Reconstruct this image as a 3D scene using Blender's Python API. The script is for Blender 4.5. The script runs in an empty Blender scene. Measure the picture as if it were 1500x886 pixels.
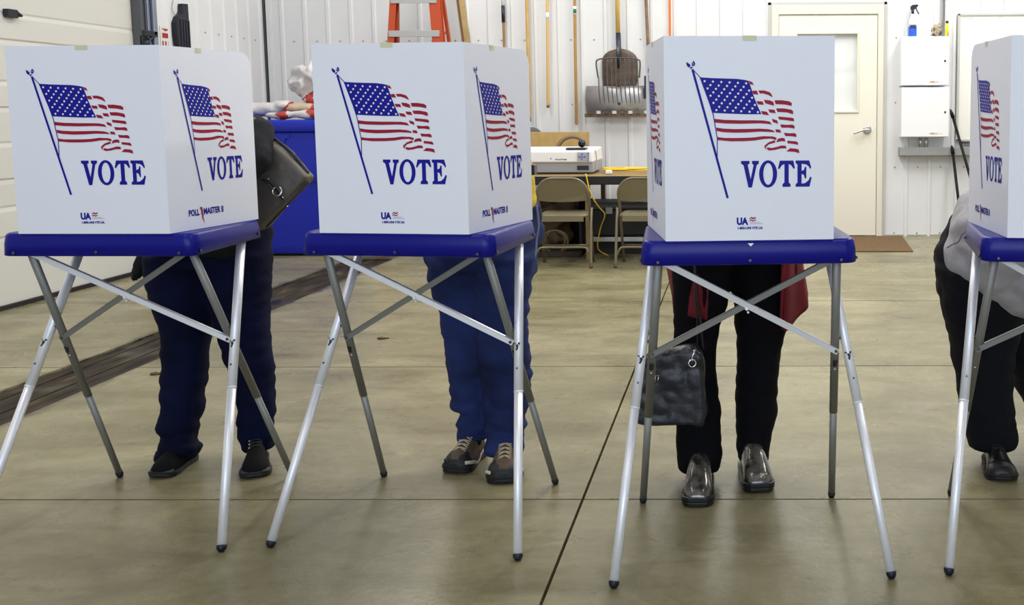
import bpy, bmesh, math, random
from math import sin, cos, pi, radians, sqrt
from mathutils import Vector, Matrix, noise, Quaternion
random.seed(7)
S = bpy.context.scene
COL = S.collection

# ------------------------------------------------------------------ camera
FPX, CX, CY, PITCH, ROLL, CH, PSI = 1456.1, 1062.7, 311.4, .0997, .0052, 1.2327, .0117
_f = Vector((0, cos(PITCH), -sin(PITCH))); _u = Vector((0, sin(PITCH), cos(PITCH))); _x = Vector((1, 0, 0))
_r = _x*cos(ROLL)-_u*sin(ROLL); _u2 = _x*sin(ROLL)+_u*cos(ROLL)
_M = Matrix.Rotation(PSI, 3, 'Z')
CF, CR, CU = _M@_f, _M@_r, _M@_u2
CO = Vector((0, 0, CH))
cam = bpy.data.cameras.new('camera'); camo = bpy.data.objects.new('camera', cam); COL.objects.link(camo)
cam.sensor_width = 36; cam.lens = FPX/1500*36; cam.clip_start = .05
cam.shift_x = -(CX-750)/1500; cam.shift_y = -(443-CY)/1500
m = Matrix((CR, CU, -CF)).transposed().to_4x4(); m.translation = CO
camo.matrix_world = m
S.camera = camo

def W(px, py, y):
    """a sight line of the photograph met with the upright plane at distance y"""
    r = CF+CR*((px-CX)/FPX)-CU*((py-CY)/FPX)
    return CO+r*(y/r.y)

# ------------------------------------------------------------------ light
w = bpy.data.worlds.new('world'); S.world = w; w.use_nodes = True
w.node_tree.nodes['Background'].inputs[0].default_value = (.8, .88, 1, 1)
w.node_tree.nodes['Background'].inputs[1].default_value = .25
S.view_settings.view_transform = 'Standard'; S.view_settings.look = 'None'
S.view_settings.gamma = 1; S.view_settings.use_curve_mapping = False
S.view_settings.exposure = 0.0
def area(name, loc, size, energy, color, rot=(0, 0, 0)):
    l = bpy.data.lights.new(name, 'AREA'); l.shape = 'RECTANGLE'; l.size, l.size_y = size
    l.energy = energy; l.color = color
    o = bpy.data.objects.new(name, l); COL.objects.link(o); o.location = loc; o.rotation_euler = rot
    return o
WARM = (1, .985, .95)
for i, (x, y, e) in enumerate([(-2.6, 8.0, 66), (.2, 8.0, 100), (2.6, 8.0, 105), (-2.9, 4.4, 48), (0, 4.6, 58), (2.8, 4.6, 62), (-2.0, .6, 30), (1.6, .6, 30)]):
    area('ceiling_lamp', (x, y, 4.15), (.45, 2.3), e, WARM)
area('open_bay_daylight', (-.2, -3.6, 1.9), (5.5, 2.6), 165, (.70, .82, 1), (radians(90), 0, 0))

# ------------------------------------------------------------------ materials
MATS = {}
def mat(name, col, rough=.5, metal=0., bump=0., bscale=40., var=0., vscale=6., spec=.5, coat=0., sheen=0.):
    if name in MATS: return MATS[name]
    m = bpy.data.materials.new(name); m.use_nodes = True; n = m.node_tree.nodes; l = m.node_tree.links
    b = n['Principled BSDF']; b.inputs['Base Color'].default_value = (*col, 1); b.inputs['Roughness'].default_value = rough
    b.inputs['Metallic'].default_value = metal; b.inputs['Specular IOR Level'].default_value = spec
    b.inputs['Coat Weight'].default_value = coat; b.inputs['Sheen Weight'].default_value = sheen
    tc = n.new('ShaderNodeTexCoord')
    if var:
        t = n.new('ShaderNodeTexNoise'); t.inputs['Scale'].default_value = vscale; t.inputs['Detail'].default_value = 5
        l.new(tc.outputs['Object'], t.inputs['Vector'])
        r = n.new('ShaderNodeValToRGB'); r.color_ramp.elements[0].position = .3; r.color_ramp.elements[1].position = .7
        r.color_ramp.elements[0].color = (*[c*(1-var) for c in col], 1); r.color_ramp.elements[1].color = (*[min(1, c*(1+var)) for c in col], 1)
        l.new(t.outputs['Fac'], r.inputs['Fac']); l.new(r.outputs['Color'], b.inputs['Base Color'])
    if bump:
        t2 = n.new('ShaderNodeTexNoise'); t2.inputs['Scale'].default_value = bscale; t2.inputs['Detail'].default_value = 4
        l.new(tc.outputs['Object'], t2.inputs['Vector'])
        bp = n.new('ShaderNodeBump'); bp.inputs['Strength'].default_value = bump; bp.inputs['Distance'].default_value = .01
        l.new(t2.outputs['Fac'], bp.inputs['Height']); l.new(bp.outputs['Normal'], b.inputs['Normal'])
    MATS[name] = m
    return m

# ------------------------------------------------------------------ geometry helpers
def bm_(): return bmesh.new()
def box(bm, c, s, rz=0., mi=0, rot=None):
    R = rot if rot is not None else Matrix.Rotation(rz, 3, 'Z')
    vs = [bm.verts.new(Vector(c)+R@Vector((sx*s[0]/2, sy*s[1]/2, sz*s[2]/2))) for sx in (-1, 1) for sy in (-1, 1) for sz in (-1, 1)]
    for q in ((0, 1, 3, 2), (4, 6, 7, 5), (0, 4, 5, 1), (2, 3, 7, 6), (0, 2, 6, 4), (1, 5, 7, 3)):
        f = bm.faces.new([vs[i] for i in q]); f.material_index = mi
    return vs
def box2(bm, a, b, mi=0):
    return box(bm, [(a[i]+b[i])/2 for i in range(3)], [abs(b[i]-a[i]) for i in range(3)], mi=mi)
def loft(bm, rings, closed=True, mi=0, smooth=True, ring_closed=True):
    R = [[bm.verts.new(p) for p in r] for r in rings]
    n = len(R[0])
    for i in range(len(R)-1):
        for j in range(n if ring_closed else n-1):
            k = (j+1) % n
            f = bm.faces.new((R[i][j], R[i][k], R[i+1][k], R[i+1][j])); f.material_index = mi; f.smooth = smooth
    if closed:
        f = bm.faces.new(list(reversed(R[0]))); f.material_index = mi
        f = bm.faces.new(R[-1]); f.material_index = mi
    return R
def ell(c, a, b, n=16, p=2.):
    out = []
    for i in range(n):
        t = 2*pi*i/n; ct, st = cos(t), sin(t)
        out.append(Vector(c)+Vector(a)*math.copysign(abs(ct)**(2/p), ct)+Vector(b)*math.copysign(abs(st)**(2/p), st))
    return out
def frames(pts, up=None):
    T = []
    for i in range(len(pts)):
        a = pts[max(i-1, 0)]; b = pts[min(i+1, len(pts)-1)]
        T.append((b-a).normalized())
    u = Vector(up) if up is not None else (Vector((0, 0, 1)) if abs(T[0].z) < .9 else Vector((1, 0, 0)))
    out = []
    for t in T:
        a = (u-t*u.dot(t))
        if a.length < 1e-4: a = t.orthogonal()
        a.normalize(); u = a
        out.append((t, a, t.cross(a).normalized()))
    return out
def tube(bm, pts, r, n=10, mi=0, up=None, r2=None, caps=True, round_ends=False):
    """sweep an ellipse along a path; r, r2 numbers or lists (r along 'up', r2 across)"""
    pts = [Vector(p) for p in pts]
    rr = r if isinstance(r, (list, tuple)) else [r]*len(pts)
    r2 = rr if r2 is None else (r2 if isinstance(r2, (list, tuple)) else [r2]*len(pts))
    F = frames(pts, up); rings = []
    if round_ends:
        t = F[0][0]
        for a in (80, 55, 30): rings.append(ell(pts[0]-t*min(rr[0], r2[0])*sin(radians(a)), F[0][1]*rr[0]*cos(radians(a)), F[0][2]*r2[0]*cos(radians(a)), n))
    for p, (t, a, b), q, s in zip(pts, F, rr, r2): rings.append(ell(p, a*q, b*s, n))
    if round_ends:
        t = F[-1][0]
        for a in (30, 55, 80): rings.append(ell(pts[-1]+t*min(rr[-1], r2[-1])*sin(radians(a)), F[-1][1]*rr[-1]*cos(radians(a)), F[-1][2]*r2[-1]*cos(radians(a)), n))
    return loft(bm, rings, caps, mi)
def smooth_path(P, k=6):
    P = [Vector(p) for p in P]; out = []
    for i in range(len(P)-1):
        p0 = P[max(i-1, 0)]; p1 = P[i]; p2 = P[i+1]; p3 = P[min(i+2, len(P)-1)]
        for j in range(k):
            t = j/k
            out.append(.5*((2*p1)+(p2-p0)*t+(2*p0-5*p1+4*p2-p3)*t*t+(3*p1-p0-3*p2+p3)*t**3))
    out.append(P[-1]); return out
def ball(bm, c, r, rot=None, n=16, m=10, mi=0):
    r = (r, r, r) if not hasattr(r, '__len__') else r
    R = rot if rot is not None else Matrix.Identity(3); c = Vector(c); rings = []
    for i in range(1, m):
        t = pi*i/m
        rings.append([c+R@Vector((r[0]*sin(t)*cos(2*pi*j/n), r[1]*sin(t)*sin(2*pi*j/n), -r[2]*cos(t))) for j in range(n)])
    loft(bm, rings, True, mi)
def prism(bm, poly, fn, d, mi=0):
    """poly of 2D points, fn(u,v,h)->3D, extruded from h=0 to h=d"""
    a = [bm.verts.new(fn(u, v, 0)) for u, v in poly]; b = [bm.verts.new(fn(u, v, d)) for u, v in poly]
    n = len(poly)
    f = bm.faces.new(a); f.material_index = mi
    f = bm.faces.new(list(reversed(b))); f.material_index = mi
    for i in range(n):
        f = bm.faces.new((a[i], b[i], b[(i+1) % n], a[(i+1) % n])); f.material_index = mi
def disc(bm, c, nrm, r, h, n=12, mi=0):
    nrm = Vector(nrm).normalized(); a = nrm.orthogonal().normalized(); b = nrm.cross(a)
    c = Vector(c)
    loft(bm, [ell(c, a*r, b*r, n), ell(c+nrm*h*.7, a*r, b*r, n), ell(c+nrm*h, a*r*.7, b*r*.7, n)], True, mi)
def tor(bm, c, nrm, R, r, n=24, m=8, a0=0., a1=2*pi, mi=0):
    nrm = Vector(nrm).normalized(); a = nrm.orthogonal().normalized(); b = nrm.cross(a); c = Vector(c)
    full = abs(a1-a0-2*pi) < 1e-6
    pts = [c+a*R*cos(a0+(a1-a0)*i/n)+b*R*sin(a0+(a1-a0)*i/n) for i in range(n+1)]
    tube(bm, pts, r, m, mi, up=nrm)
def obj(name, bm, mats, parent=None, world=True, bevel=0., smooth=None, label=None, kind=None, seg=2):
    if isinstance(bm, bpy.types.Mesh): me = bm
    else:
        bmesh.ops.recalc_face_normals(bm, faces=bm.faces)
        me = bpy.data.meshes.new(name); bm.to_mesh(me); bm.free()
    for mt in (mats if isinstance(mats, (list, tuple)) else [mats]): me.materials.append(mt)
    o = bpy.data.objects.new(name, me); COL.objects.link(o)
    if smooth is not None: me.polygons.foreach_set('use_smooth', [smooth]*len(me.polygons))
    if bevel:
        b = o.modifiers.new('bevel', 'BEVEL'); b.width = bevel; b.segments = seg; b.limit_method = 'ANGLE'; b.angle_limit = radians(40)
    if parent is not None:
        o.parent = parent
        if world:
            q = parent; mtx = Matrix.Identity(4)
            while q is not None: mtx = Matrix.LocRotScale(q.location, q.rotation_euler, None)@mtx; q = q.parent
            me.transform(mtx.inverted())
    if label: o['label'] = label
    if kind: o['kind'] = kind
    return o
def thing(name, label, cat, loc=(0, 0, 0), rz=0., group=None):
    o = bpy.data.objects.new(name, None); COL.objects.link(o); o.empty_display_size = .1
    o.location = loc; o.rotation_euler = (0, 0, rz); o['label'] = label; o['category'] = cat
    if group: o['group'] = group
    return o
def tag(o, label, cat, group=None, kind=None):
    o['label'] = label; o['category'] = cat
    if group: o['group'] = group
    if kind: o['kind'] = kind
    # put the origin at the thing's base
    me = o.data; xs = [v.co for v in me.vertices]
    c = Vector(((min(v.x for v in xs)+max(v.x for v in xs))/2, (min(v.y for v in xs)+max(v.y for v in xs))/2, min(v.z for v in xs)))
    me.transform(Matrix.Translation(-c)); o.location = c
    return o
def struct(name, bm, m, **k): return obj(name, bm, m, kind='structure', **k)
def baked(o):
    dg = bpy.context.evaluated_depsgraph_get(); dg.update()
    return bpy.data.meshes.new_from_object(o.evaluated_get(dg))
def remesh(bm, voxel=.01, smooth=4, wrinkle=None):
    """fuse overlapping closed shapes into one continuous surface"""
    bmesh.ops.recalc_face_normals(bm, faces=bm.faces)
    me = bpy.data.meshes.new('t'); bm.to_mesh(me); bm.free()
    o = bpy.data.objects.new('t', me); COL.objects.link(o)
    r = o.modifiers.new('r', 'REMESH'); r.mode = 'VOXEL'; r.voxel_size = voxel
    s = o.modifiers.new('s', 'SMOOTH'); s.factor = .5; s.iterations = smooth
    out = baked(o); bpy.data.objects.remove(o); bpy.data.meshes.remove(me)
    if wrinkle:
        ns = [v.normal.copy() for v in out.vertices]
        for v, nn in zip(out.vertices, ns): v.co += nn*wrinkle(v.co)
    out.polygons.foreach_set('use_smooth', [True]*len(out.polygons))
    out.materials.clear()
    return out
def text_bm(s, size, bold=0., sx=1.):
    c = bpy.data.curves.new('t', 'FONT'); c.body = s; c.size = size; c.offset = bold; c.resolution_u = 3
    o = bpy.data.objects.new('t', c); COL.objects.link(o)
    me = baked(o); bm = bm_(); bm.from_mesh(me)
    for v in bm.verts: v.co.x *= sx
    bpy.data.objects.remove(o); bpy.data.curves.remove(c); bpy.data.meshes.remove(me)
    return bm
def merge(dst, src, fn, mi=0):
    vm = {v: dst.verts.new(fn(v.co.x, v.co.y)) for v in src.verts}
    for f in src.faces:
        try: g = dst.faces.new([vm[v] for v in f.verts]); g.material_index = mi
        except ValueError: pass
    src.free()

# ------------------------------------------------------------------ room
XL, YB, XR, YF, ZC = -4.66, 9.906, 5.2, -3.9, 4.4
def floor_material():
    m = bpy.data.materials.new('sealed_concrete'); m.use_nodes = True; N = m.node_tree.nodes; L = m.node_tree.links; b = N['Principled BSDF']
    tc = N.new('ShaderNodeTexCoord')
    def noi(sc, det, stretch=(1, 1, 1), rough=.6, dist=0.):
        mp = N.new('ShaderNodeMapping'); mp.inputs['Scale'].default_value = stretch; L.new(tc.outputs['Object'], mp.inputs[0])
        t = N.new('ShaderNodeTexNoise'); t.inputs['Scale'].default_value = sc; t.inputs['Detail'].default_value = det
        t.inputs['Roughness'].default_value = rough; t.inputs['Distortion'].default_value = dist; L.new(mp.outputs[0], t.inputs['Vector']); return t.outputs['Fac']
    def ramp(f, stops):
        r = N.new('ShaderNodeValToRGB'); e = r.color_ramp.elements
        while len(e) < len(stops): e.new(.5)
        for el, (p, c) in zip(e, stops): el.position = p; el.color = (*c, 1)
        L.new(f, r.inputs['Fac']); return r.outputs['Color']
    def mix(a, b2, f, mode='MULTIPLY'):
        x = N.new('ShaderNodeMix'); x.data_type = 'RGBA'; x.blend_type = mode
        L.new(a, x.inputs['A']); L.new(b2, x.inputs['B'])
        if isinstance(f, float): x.inputs['Factor'].default_value = f
        else: L.new(f, x.inputs['Factor'])
        return x.outputs['Result']
    base = ramp(noi(1.3, 8, (1, 1.4, 1), .68, .6), [(.28, (.150, .131, .068)), (.5, (.232, .206, .116)), (.72, (.335, .302, .185))])
    streak = ramp(noi(1.6, 7, (.7, 3.2, 1), .65, .8), [(.3, (.72, .69, .62)), (.5, (1, 1, 1)), (.75, (1.16, 1.15, 1.14))])
    fine = ramp(noi(26, 8, (1, 1, 1), .75), [(.3, (.78, .78, .76)), (.7, (1.12, 1.12, 1.12))])
    spots = ramp(noi(9, 3, (1, 1.5, 1), .5), [(.24, (.55, .5, .42)), (.33, (1, 1, 1))])
    c = mix(mix(mix(base, streak, .95), fine, .7), spots, .6)
    # dirt trodden out of the drain
    sx_ = N.new('ShaderNodeSeparateXYZ'); L.new(tc.outputs['Object'], sx_.inputs[0])
    def mth(op, a, b2):
        q = N.new('ShaderNodeMath'); q.operation = op
        for i_, v_ in ((0, a), (1, b2)):
            if isinstance(v_, (int, float)): q.inputs[i_].default_value = v_
            else: L.new(v_, q.inputs[i_])
        return q.outputs[0]
    dist = mth('ABSOLUTE', mth('ADD', sx_.outputs['X'], 3.145), 0)
    edge = mth('ADD', dist, mth('MULTIPLY', noi(6, 6, (1, .5, 1), .7), .22))
    yy_ = mth('LESS_THAN', sx_.outputs['Y'], 8.6)
    c = mix(c, ramp(edge, [(.27, (.12, .09, .055)), (.335, (1, 1, 1))]), yy_)
    L.new(c, b.inputs['Base Color'])
    rg = ramp(noi(3.5, 6, (1, 1.5, 1)), [(.3, (.22, .22, .22)), (.7, (.42, .42, .42))]); L.new(rg, b.inputs['Roughness'])
    b.inputs['Specular IOR Level'].default_value = .42
    bp = N.new('ShaderNodeBump'); bp.inputs['Strength'].default_value = .12; bp.inputs['Distance'].default_value = .01
    L.new(noi(30, 4), bp.inputs['Height']); L.new(bp.outputs[0], b.inputs['Normal'])
    return m
FLOOR = floor_material()
DX0, DX1, DY1 = -3.33, -2.96, 8.43
# slab pieces parted by real sawn joints (4 mm grooves) and the drain channel
ys = [YF, -2.0, -.3, 1.39, 3.083, 4.77, 6.46, 8.15, YB+.1]
xs_l = [XL-.25, DX0]; g = .0045
bm = bm_()
def slab(x0, x1, y0, y1): box2(bm, (x0, y0, -.12), (x1, y1, 0))
for y0, y1 in zip(ys[:-1], ys[1:]):
    b = y1-(0 if y1 > YB else g)
    a = y0+(0 if y0 == YF else g)
    slab(-.4955, 3.9-g, a, b); slab(3.9+g, XR, a, b)
    if y1 < DY1: slab(XL-.25, DX0, a, b); slab(DX1, -.5045, a, b)
    else: slab(XL-.25, DX0, a, b); slab(DX0, DX1, DY1, b); slab(DX1, -.5045, a, b)
struct('floor', bm, FLOOR)
bm = bm_(); box2(bm, (XL-.25, YF, -.16), (XR, YB+.1, -.125))
struct('floor_base', bm, mat('joint_dark', (.03, .025, .018), .9))
# trench drain cover, sunk and dirty
bm = bm_()
nb = 5; wd = (DX1-DX0)/nb
for i in range(nb):
    box2(bm, (DX0+i*wd+.0015, YF, -.05), (DX0+(i+1)*wd-.0015, DY1, -.010-.003*(i % 2)))
def drain_material():
    m = bpy.data.materials.new('wet_dirty_grate'); m.use_nodes = True; N = m.node_tree.nodes; L = m.node_tree.links; b = N['Principled BSDF']
    tc = N.new('ShaderNodeTexCoord'); mp = N.new('ShaderNodeMapping'); mp.inputs['Scale'].default_value = (6, 1.2, 1); L.new(tc.outputs['Object'], mp.inputs[0])
    t = N.new('ShaderNodeTexNoise'); t.inputs['Scale'].default_value = 2.4; t.inputs['Detail'].default_value = 8; L.new(mp.outputs[0], t.inputs['Vector'])
    r = N.new('ShaderNodeValToRGB'); e = r.color_ramp.elements; e.new(.6)
    for el, (p, c) in zip(e, [(.35, (.008, .006, .004)), (.6, (.040, .028, .016)), (.85, (.17, .14, .10))]): el.position = p; el.color = (*c, 1)
    L.new(t.outputs['Fac'], r.inputs['Fac']); L.new(r.outputs['Color'], b.inputs['Base Color']); b.inputs['Specular IOR Level'].default_value = .25
    r2 = N.new('ShaderNodeValToRGB'); r2.color_ramp.elements[0].position = .55; r2.color_ramp.elements[1].position = .68
    r2.color_ramp.elements[0].color = (.75,)*3+(1,); r2.color_ramp.elements[1].color = (.2,)*3+(1,)
    t3 = N.new('ShaderNodeTexNoise'); t3.inputs['Scale'].default_value = 2.2; L.new(tc.outputs['Object'], t3.inputs['Vector'])
    L.new(t3.outputs['Fac'], r2.inputs['Fac']); L.new(r2.outputs['Color'], b.inputs['Roughness'])
    bp = N.new('ShaderNodeBump'); bp.inputs['Strength'].default_value = .5; bp.inputs['Distance'].default_value = .01; L.new(t.outputs['Fac'], bp.inputs['Height']); L.new(bp.outputs[0], b.inputs['Normal'])
    return m
tag(obj('drain_cover', bm, drain_material()), 'dark dirty wet trench drain cover sunk along the floor by the overhead door', 'drain cover')

SP = .2286
def rib_profile(a0, a1, first):
    """(along, out) points of ribbed steel liner"""
    pts = [(a0, 0)]; k = math.floor((a0-first)/SP)
    c = first+k*SP
    while c < a1+SP:
        for d, h in ((-.026, 0), (-.013, .013), (.013, .013), (.026, 0)):
            if a0 < c+d < a1: pts.append((c+d, h))
        c += SP
    pts.append((a1, 0)); return pts
LINER = mat('steel_liner_white', (.73, .735, .745), .42, 0, var=.035, vscale=1.3, bump=.03, bscale=3)
SCREW = mat('screw_steel', (.35, .33, .30), .5, .6)
def liner(name, prof, fn, z0, z1, screws):
    bm = bm_()
    lo = [bm.verts.new(fn(a, h, z0)) for a, h in prof]; hi = [bm.verts.new(fn(a, h, z1)) for a, h in prof]
    for i in range(len(prof)-1): bm.faces.new((lo[i], lo[i+1], hi[i+1], hi[i]))
    for a, z in screws:
        c = Vector(fn(a, .0, z)); n = Vector(fn(a, .01, z))-c
        disc(bm, c, n, .008, .006, 8, 1)
    o = struct(name, bm, [LINER, SCREW]); return o
DOORX0, DOORX1, DOORZ = .345, 1.425, 2.28
backfn = lambda a, h, z: (a, YB-h, z)
first = -1.745
def scr(a0, a1, first, zs, off=SP/2):
    out = []; k = math.ceil((a0-first-off)/SP)
    while first+off+k*SP < a1:
        out += [(first+off+k*SP, z) for z in zs]; k += 1
    return out
liner('wall_back', rib_profile(XL, DOORX0, first), backfn, 0, ZC, scr(XL+.05, DOORX0-.05, first, (.03, .69, 1.327, 1.96)))
liner('wall_back', rib_profile(DOORX1, XR, first), backfn, 0, ZC, scr(DOORX1+.05, XR, first, (.03, .69, 1.327, 1.96)))
liner('wall_back', rib_profile(DOORX0, DOORX1, first), backfn, DOORZ, ZC, [])
leftfn = lambda a, h, z: (XL+h, a, z)
liner('wall_left', rib_profile(7.99, YB, 8.44), leftfn, 0, ZC, scr(8.6, YB, 8.44, (.69, 1.327, 1.96)))
bm = bm_()
box2(bm, (XL-.15, YF, 3.3), (XL, 7.99, ZC)); struct('wall_left', bm, LINER)
bm = bm_(); box2(bm, (XR, YF, 0), (XR+.1, YB, ZC)); struct('wall_right', bm, LINER)
bm = bm_(); box2(bm, (XL, YF-.1, 0), (XR, YF, ZC)); struct('wall_front', bm, LINER)
bm = bm_(); box2(bm, (XL-.15, YF, ZC), (XR+.1, YB+.1, ZC+.05)); struct('ceiling', bm, LINER)
# corner gap's shade painted as a dark strip, beside a trim strip
bm = bm_(); box2(bm, (XL+.001, YB-.035, 0), (XL+.02, YB-.005, ZC)); struct('corner_gap_shade', bm, mat('corner_shadow_gap', (.06, .065, .07), .6))
bm = bm_(); box2(bm, (XL+.03, YB-.03, 0), (XL+.075, YB-.0, ZC)); struct('trim_2', bm, LINER)
bm = bm_(); box2(bm, (DOORX1+.01, YB-.012, 0), (XR, YB, .014)); box2(bm, (XL, YB-.012, 0), (DOORX0, YB, .014)); struct('baseboard_back', bm, mat('sill_grey', (.35, .33, .28), .6))

# overhead door on the left
DM = mat('overhead_door_cream', (.64, .63, .585), .5, bump=.05, bscale=60)
bm = bm_()
z = .02; k = 0
secs = [.02, .46, .652, .828, 1.066, 1.29, 1.46, 1.726, 1.90, 2.14, 2.38, 2.6, 2.84, 3.06, 3.28]
prof = []
for i in range(len(secs)-1):
    a, b2 = secs[i], secs[i+1]
    d = .007 if i % 2 else .004
    prof += [(a, 0), (a+.012, d), (b2-.03, d), (b2-.004, 0)]
lo = [bm.verts.new((XL-.055+h, YF, z)) for z, h in prof]; hi = [bm.verts.new((XL-.055+h, 7.99, z)) for z, h in prof]
for i in range(len(prof)-1): bm.faces.new((lo[i], lo[i+1], hi[i+1], hi[i]))
door = struct('door_1', bm, DM)
bm = bm_(); box2(bm, (XL-.075, YF, .0), (XL-.03, 7.96, .028)); struct('door_seal', bm, mat('black_rubber', (.012, .012, .013), .6), parent=door)
bm = bm_(); box2(bm, (XL-.06, 6.43, 1.872), (XL-.015, 6.52, 1.925)); tube(bm, [(XL-.03, 6.52, 1.9), (XL-.02, 6.56, 1.89)], [.022, .008], 8)
struct('door_hinge', bm, mat('blackened_steel', (.02, .022, .03), .4, .3), parent=door, bevel=.004)
TRK = mat('track_dark_steel', (.12, .125, .14), .38, .7); TRK2 = mat('track_blue_steel', (.30, .34, .42), .32, .7)
bm = bm_(); box2(bm, (XL-.05, 7.80, 0), (XL+.02, 7.875, 3.3)); box2(bm, (XL+.02, 7.80, 0), (XL+.03, 7.82, 3.3)); box2(bm, (XL+.02, 7.86, 0), (XL+.03, 7.872, 3.3))
struct('door_track', bm, TRK, parent=door, bevel=.003)
bm = bm_(); box2(bm, (XL-.03, 7.885, 0), (XL+.03, 7.915, 3.3)); box2(bm, (XL-.03, 7.93, 0), (XL+.05, 7.98, 3.3)); struct('door_jamb', bm, TRK2, parent=door, bevel=.003)
bm = bm_(); box2(bm, (XL+.02, 7.80, 1.86), (XL+.05, 7.97, 1.90)); tube(bm, [(XL+.035, 7.81, 1.74), (XL+.045, 7.86, 1.83), (XL+.045, 7.95, 1.87)], .012, 8); ball(bm, (XL+.04, 7.82, 1.80), .03); box2(bm, (XL+.01, 7.80, 1.70), (XL+.03, 7.84, 1.86))
struct('track_bracket', bm, mat('blackened_steel', (.02, .022, .03), .4, .3), parent=door)
bm = bm_(); box2(bm, (XL, 7.975, 0), (XL+.016, 7.998, ZC)); struct('trim_3', bm, LINER)

# walk-through door in the back wall
CREAM = mat('door_cream', (.80, .765, .655), .4)
FRM = mat('door_frame_cream', (.74, .71, .60), .4)
bm = bm_()
dx0, dx1, dz = .42, 1.384, 2.185
wx0, wx1, wz0, wz1 = .60, 1.187, 1.25, 2.0
yd0, yd1 = YB-.02, YB+.03
for a, b2 in (((dx0, yd0, .012), (wx0, yd1, dz)), ((wx1, yd0, .012), (dx1, yd1, dz)), ((wx0, yd0, .012), (wx1, yd1, wz0)), ((wx0, yd0, wz1), (wx1, yd1, dz))): box2(bm, a, b2)
dr = struct('door_2', bm, CREAM)
bm = bm_()
for a, b2 in (((DOORX0, 0), (dx0-.004, DOORZ)), ((dx1+.004, 0), (DOORX1+.02, DOORZ)), ((dx0-.004, dz+.004), (dx1+.004, DOORZ))): box2(bm, (a[0], YB-.035, a[1]), (b2[0], YB+.03, b2[1]))
struct('door_frame', bm, FRM, parent=dr, bevel=.004)
bm = bm_()
e = .03
for a, b2 in (((DOORX0-.035, 0), (DOORX0, DOORZ+.03)), ((DOORX1+.02, 0), (DOORX1+.05, DOORZ+.03)), ((DOORX0-.035, DOORZ), (DOORX1+.05, DOORZ+.03))): box2(bm, (a[0], YB-.025, a[1]), (b2[0], YB, b2[1]))
struct('trim_4', bm, mat('trim_grey', (.50, .49, .46), .45), bevel=.003)
bm = bm_()
for a, b2 in (((wx0-.02, wz0-.02), (wx1+.02, wz0)), ((wx0-.02, wz1), (wx1+.02, wz1+.02)), ((wx0-.02, wz0), (wx0, wz1)), ((wx1, wz0), (wx1+.02, wz1))): box2(bm, (a[0], YB-.03, a[1]), (b2[0], YB-.02, b2[1]))
struct('window_frame', bm, FRM, parent=dr, bevel=.003)
bm = bm_(); box2(bm, (wx0, YB-.002, wz0), (wx1, YB+.002, wz1))
gl = bpy.data.materials.new('glass'); gl.use_nodes = True; _b = gl.node_tree.nodes['Principled BSDF']; _b.inputs['Base Color'].default_value = (.8, .85, .85, 1); _b.inputs['Roughness'].default_value = .03; _b.inputs['Alpha'].default_value = .12
struct('window_pane', bm, gl, parent=dr)
# sheet of creased paper behind the glass
bm = bm_()
nx, nz = 16, 20; G = []
for j in range(nz+1):
    row = []
    for i in range(nx+1):
        x = wx0+.0+(wx1-wx0)*i/nx; z = wz0+(wz1-.03-wz0)*j/nz
        y = YB+.022+.006*noise.noise(Vector((x*5, z*5, 1)))+(.006 if abs(z-(1.6+.05*(x-wx0))) < .02 else 0)
        row.append(bm.verts.new((x, y, z)))
    G.append(row)
for j in range(nz):
    for i in range(nx): f = bm.faces.new((G[j][i], G[j][i+1], G[j+1][i+1], G[j+1][i])); f.smooth = True
box2(bm, (wx0, YB+.026, wz1-.035), (wx1, YB+.028, wz1))
struct('window_paper', bm, mat('paper_white', (.80, .81, .80), .7), parent=dr)
bm = bm_(); box2(bm, (wx0-.1, YB+.035, 0), (wx1+.1, YB+.05, 2.2)); struct('wall_outside', bm, mat('dark_room', (.05, .05, .05), .8))
STEEL = mat('brushed_steel', (.55, .54, .52), .3, .9)
bm = bm_(); disc(bm, (1.29, YB-.02, 1.063), (0, -1, 0), .042, .018, 20); tube(bm, [(1.29, YB-.03, 1.063), (1.29, YB-.07, 1.063)], .012, 10)
tube(bm, smooth_path([(1.295, YB-.07, 1.063), (1.25, YB-.075, 1.06), (1.20, YB-.07, 1.045), (1.16, YB-.065, 1.03)]), [.011]*19, 8, round_ends=True)
struct('door_handle', bm, STEEL, parent=dr)
bm = bm_(); box2(bm, (dx1-.003, YB-.024, 1.03), (dx1+.008, YB-.018, 1.1)); struct('latch_plate', bm, STEEL, parent=dr)

# ------------------------------------------------------------------ voting booths
HT = .90
TW, TD, TT, TTB, TWB = .2877, .2002, .066, .059, .2856
PW, PYF, PYB, PBX, PH = .2215, -.2038, .1916, .2745, .5305
BLUE = mat('blue_plastic', (.003, .004, .21), .32, bump=.05, bscale=350, spec=.28)
SCRN = mat('white_corrugated_plastic', (.84, .855, .93), .5, spec=.35)
INKB = mat('ink_blue', (.007, .007, .28), .5, spec=.2)
INKR = mat('ink_red', (.33, .010, .035), .5, spec=.2)
INKW = mat('ink_white', (.9, .9, .92), .5)
INKG = mat('ink_pale_grey', (.50, .50, .62), .5)
ALU = mat('aluminium', (.93, .94, .99), .42, .4)
ALUG = mat('dull_grey_aluminium', (.27, .27, .255), .5, .5)
RUB = mat('navy_rubber_foot', (.004, .004, .015), .45)
TAPE = mat('tape_yellowed', (.66, .66, .43), .5)
BOLT = mat('bolt_steel', (.10, .10, .12), .35, .8)
MARK = mat('marker_black', (.01, .01, .012), .6)
def sc(L, s, ox, oy): return [(ox+x/s, oy+y/s) for x, y in L]
Z1 = lambda L: sc(L, 8.86, 1000, 80)
Z2 = lambda L: sc(L, 6.33, 1090, 90)
Z4 = lambda L: sc(L, 7.385, 1070, 220)
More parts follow.
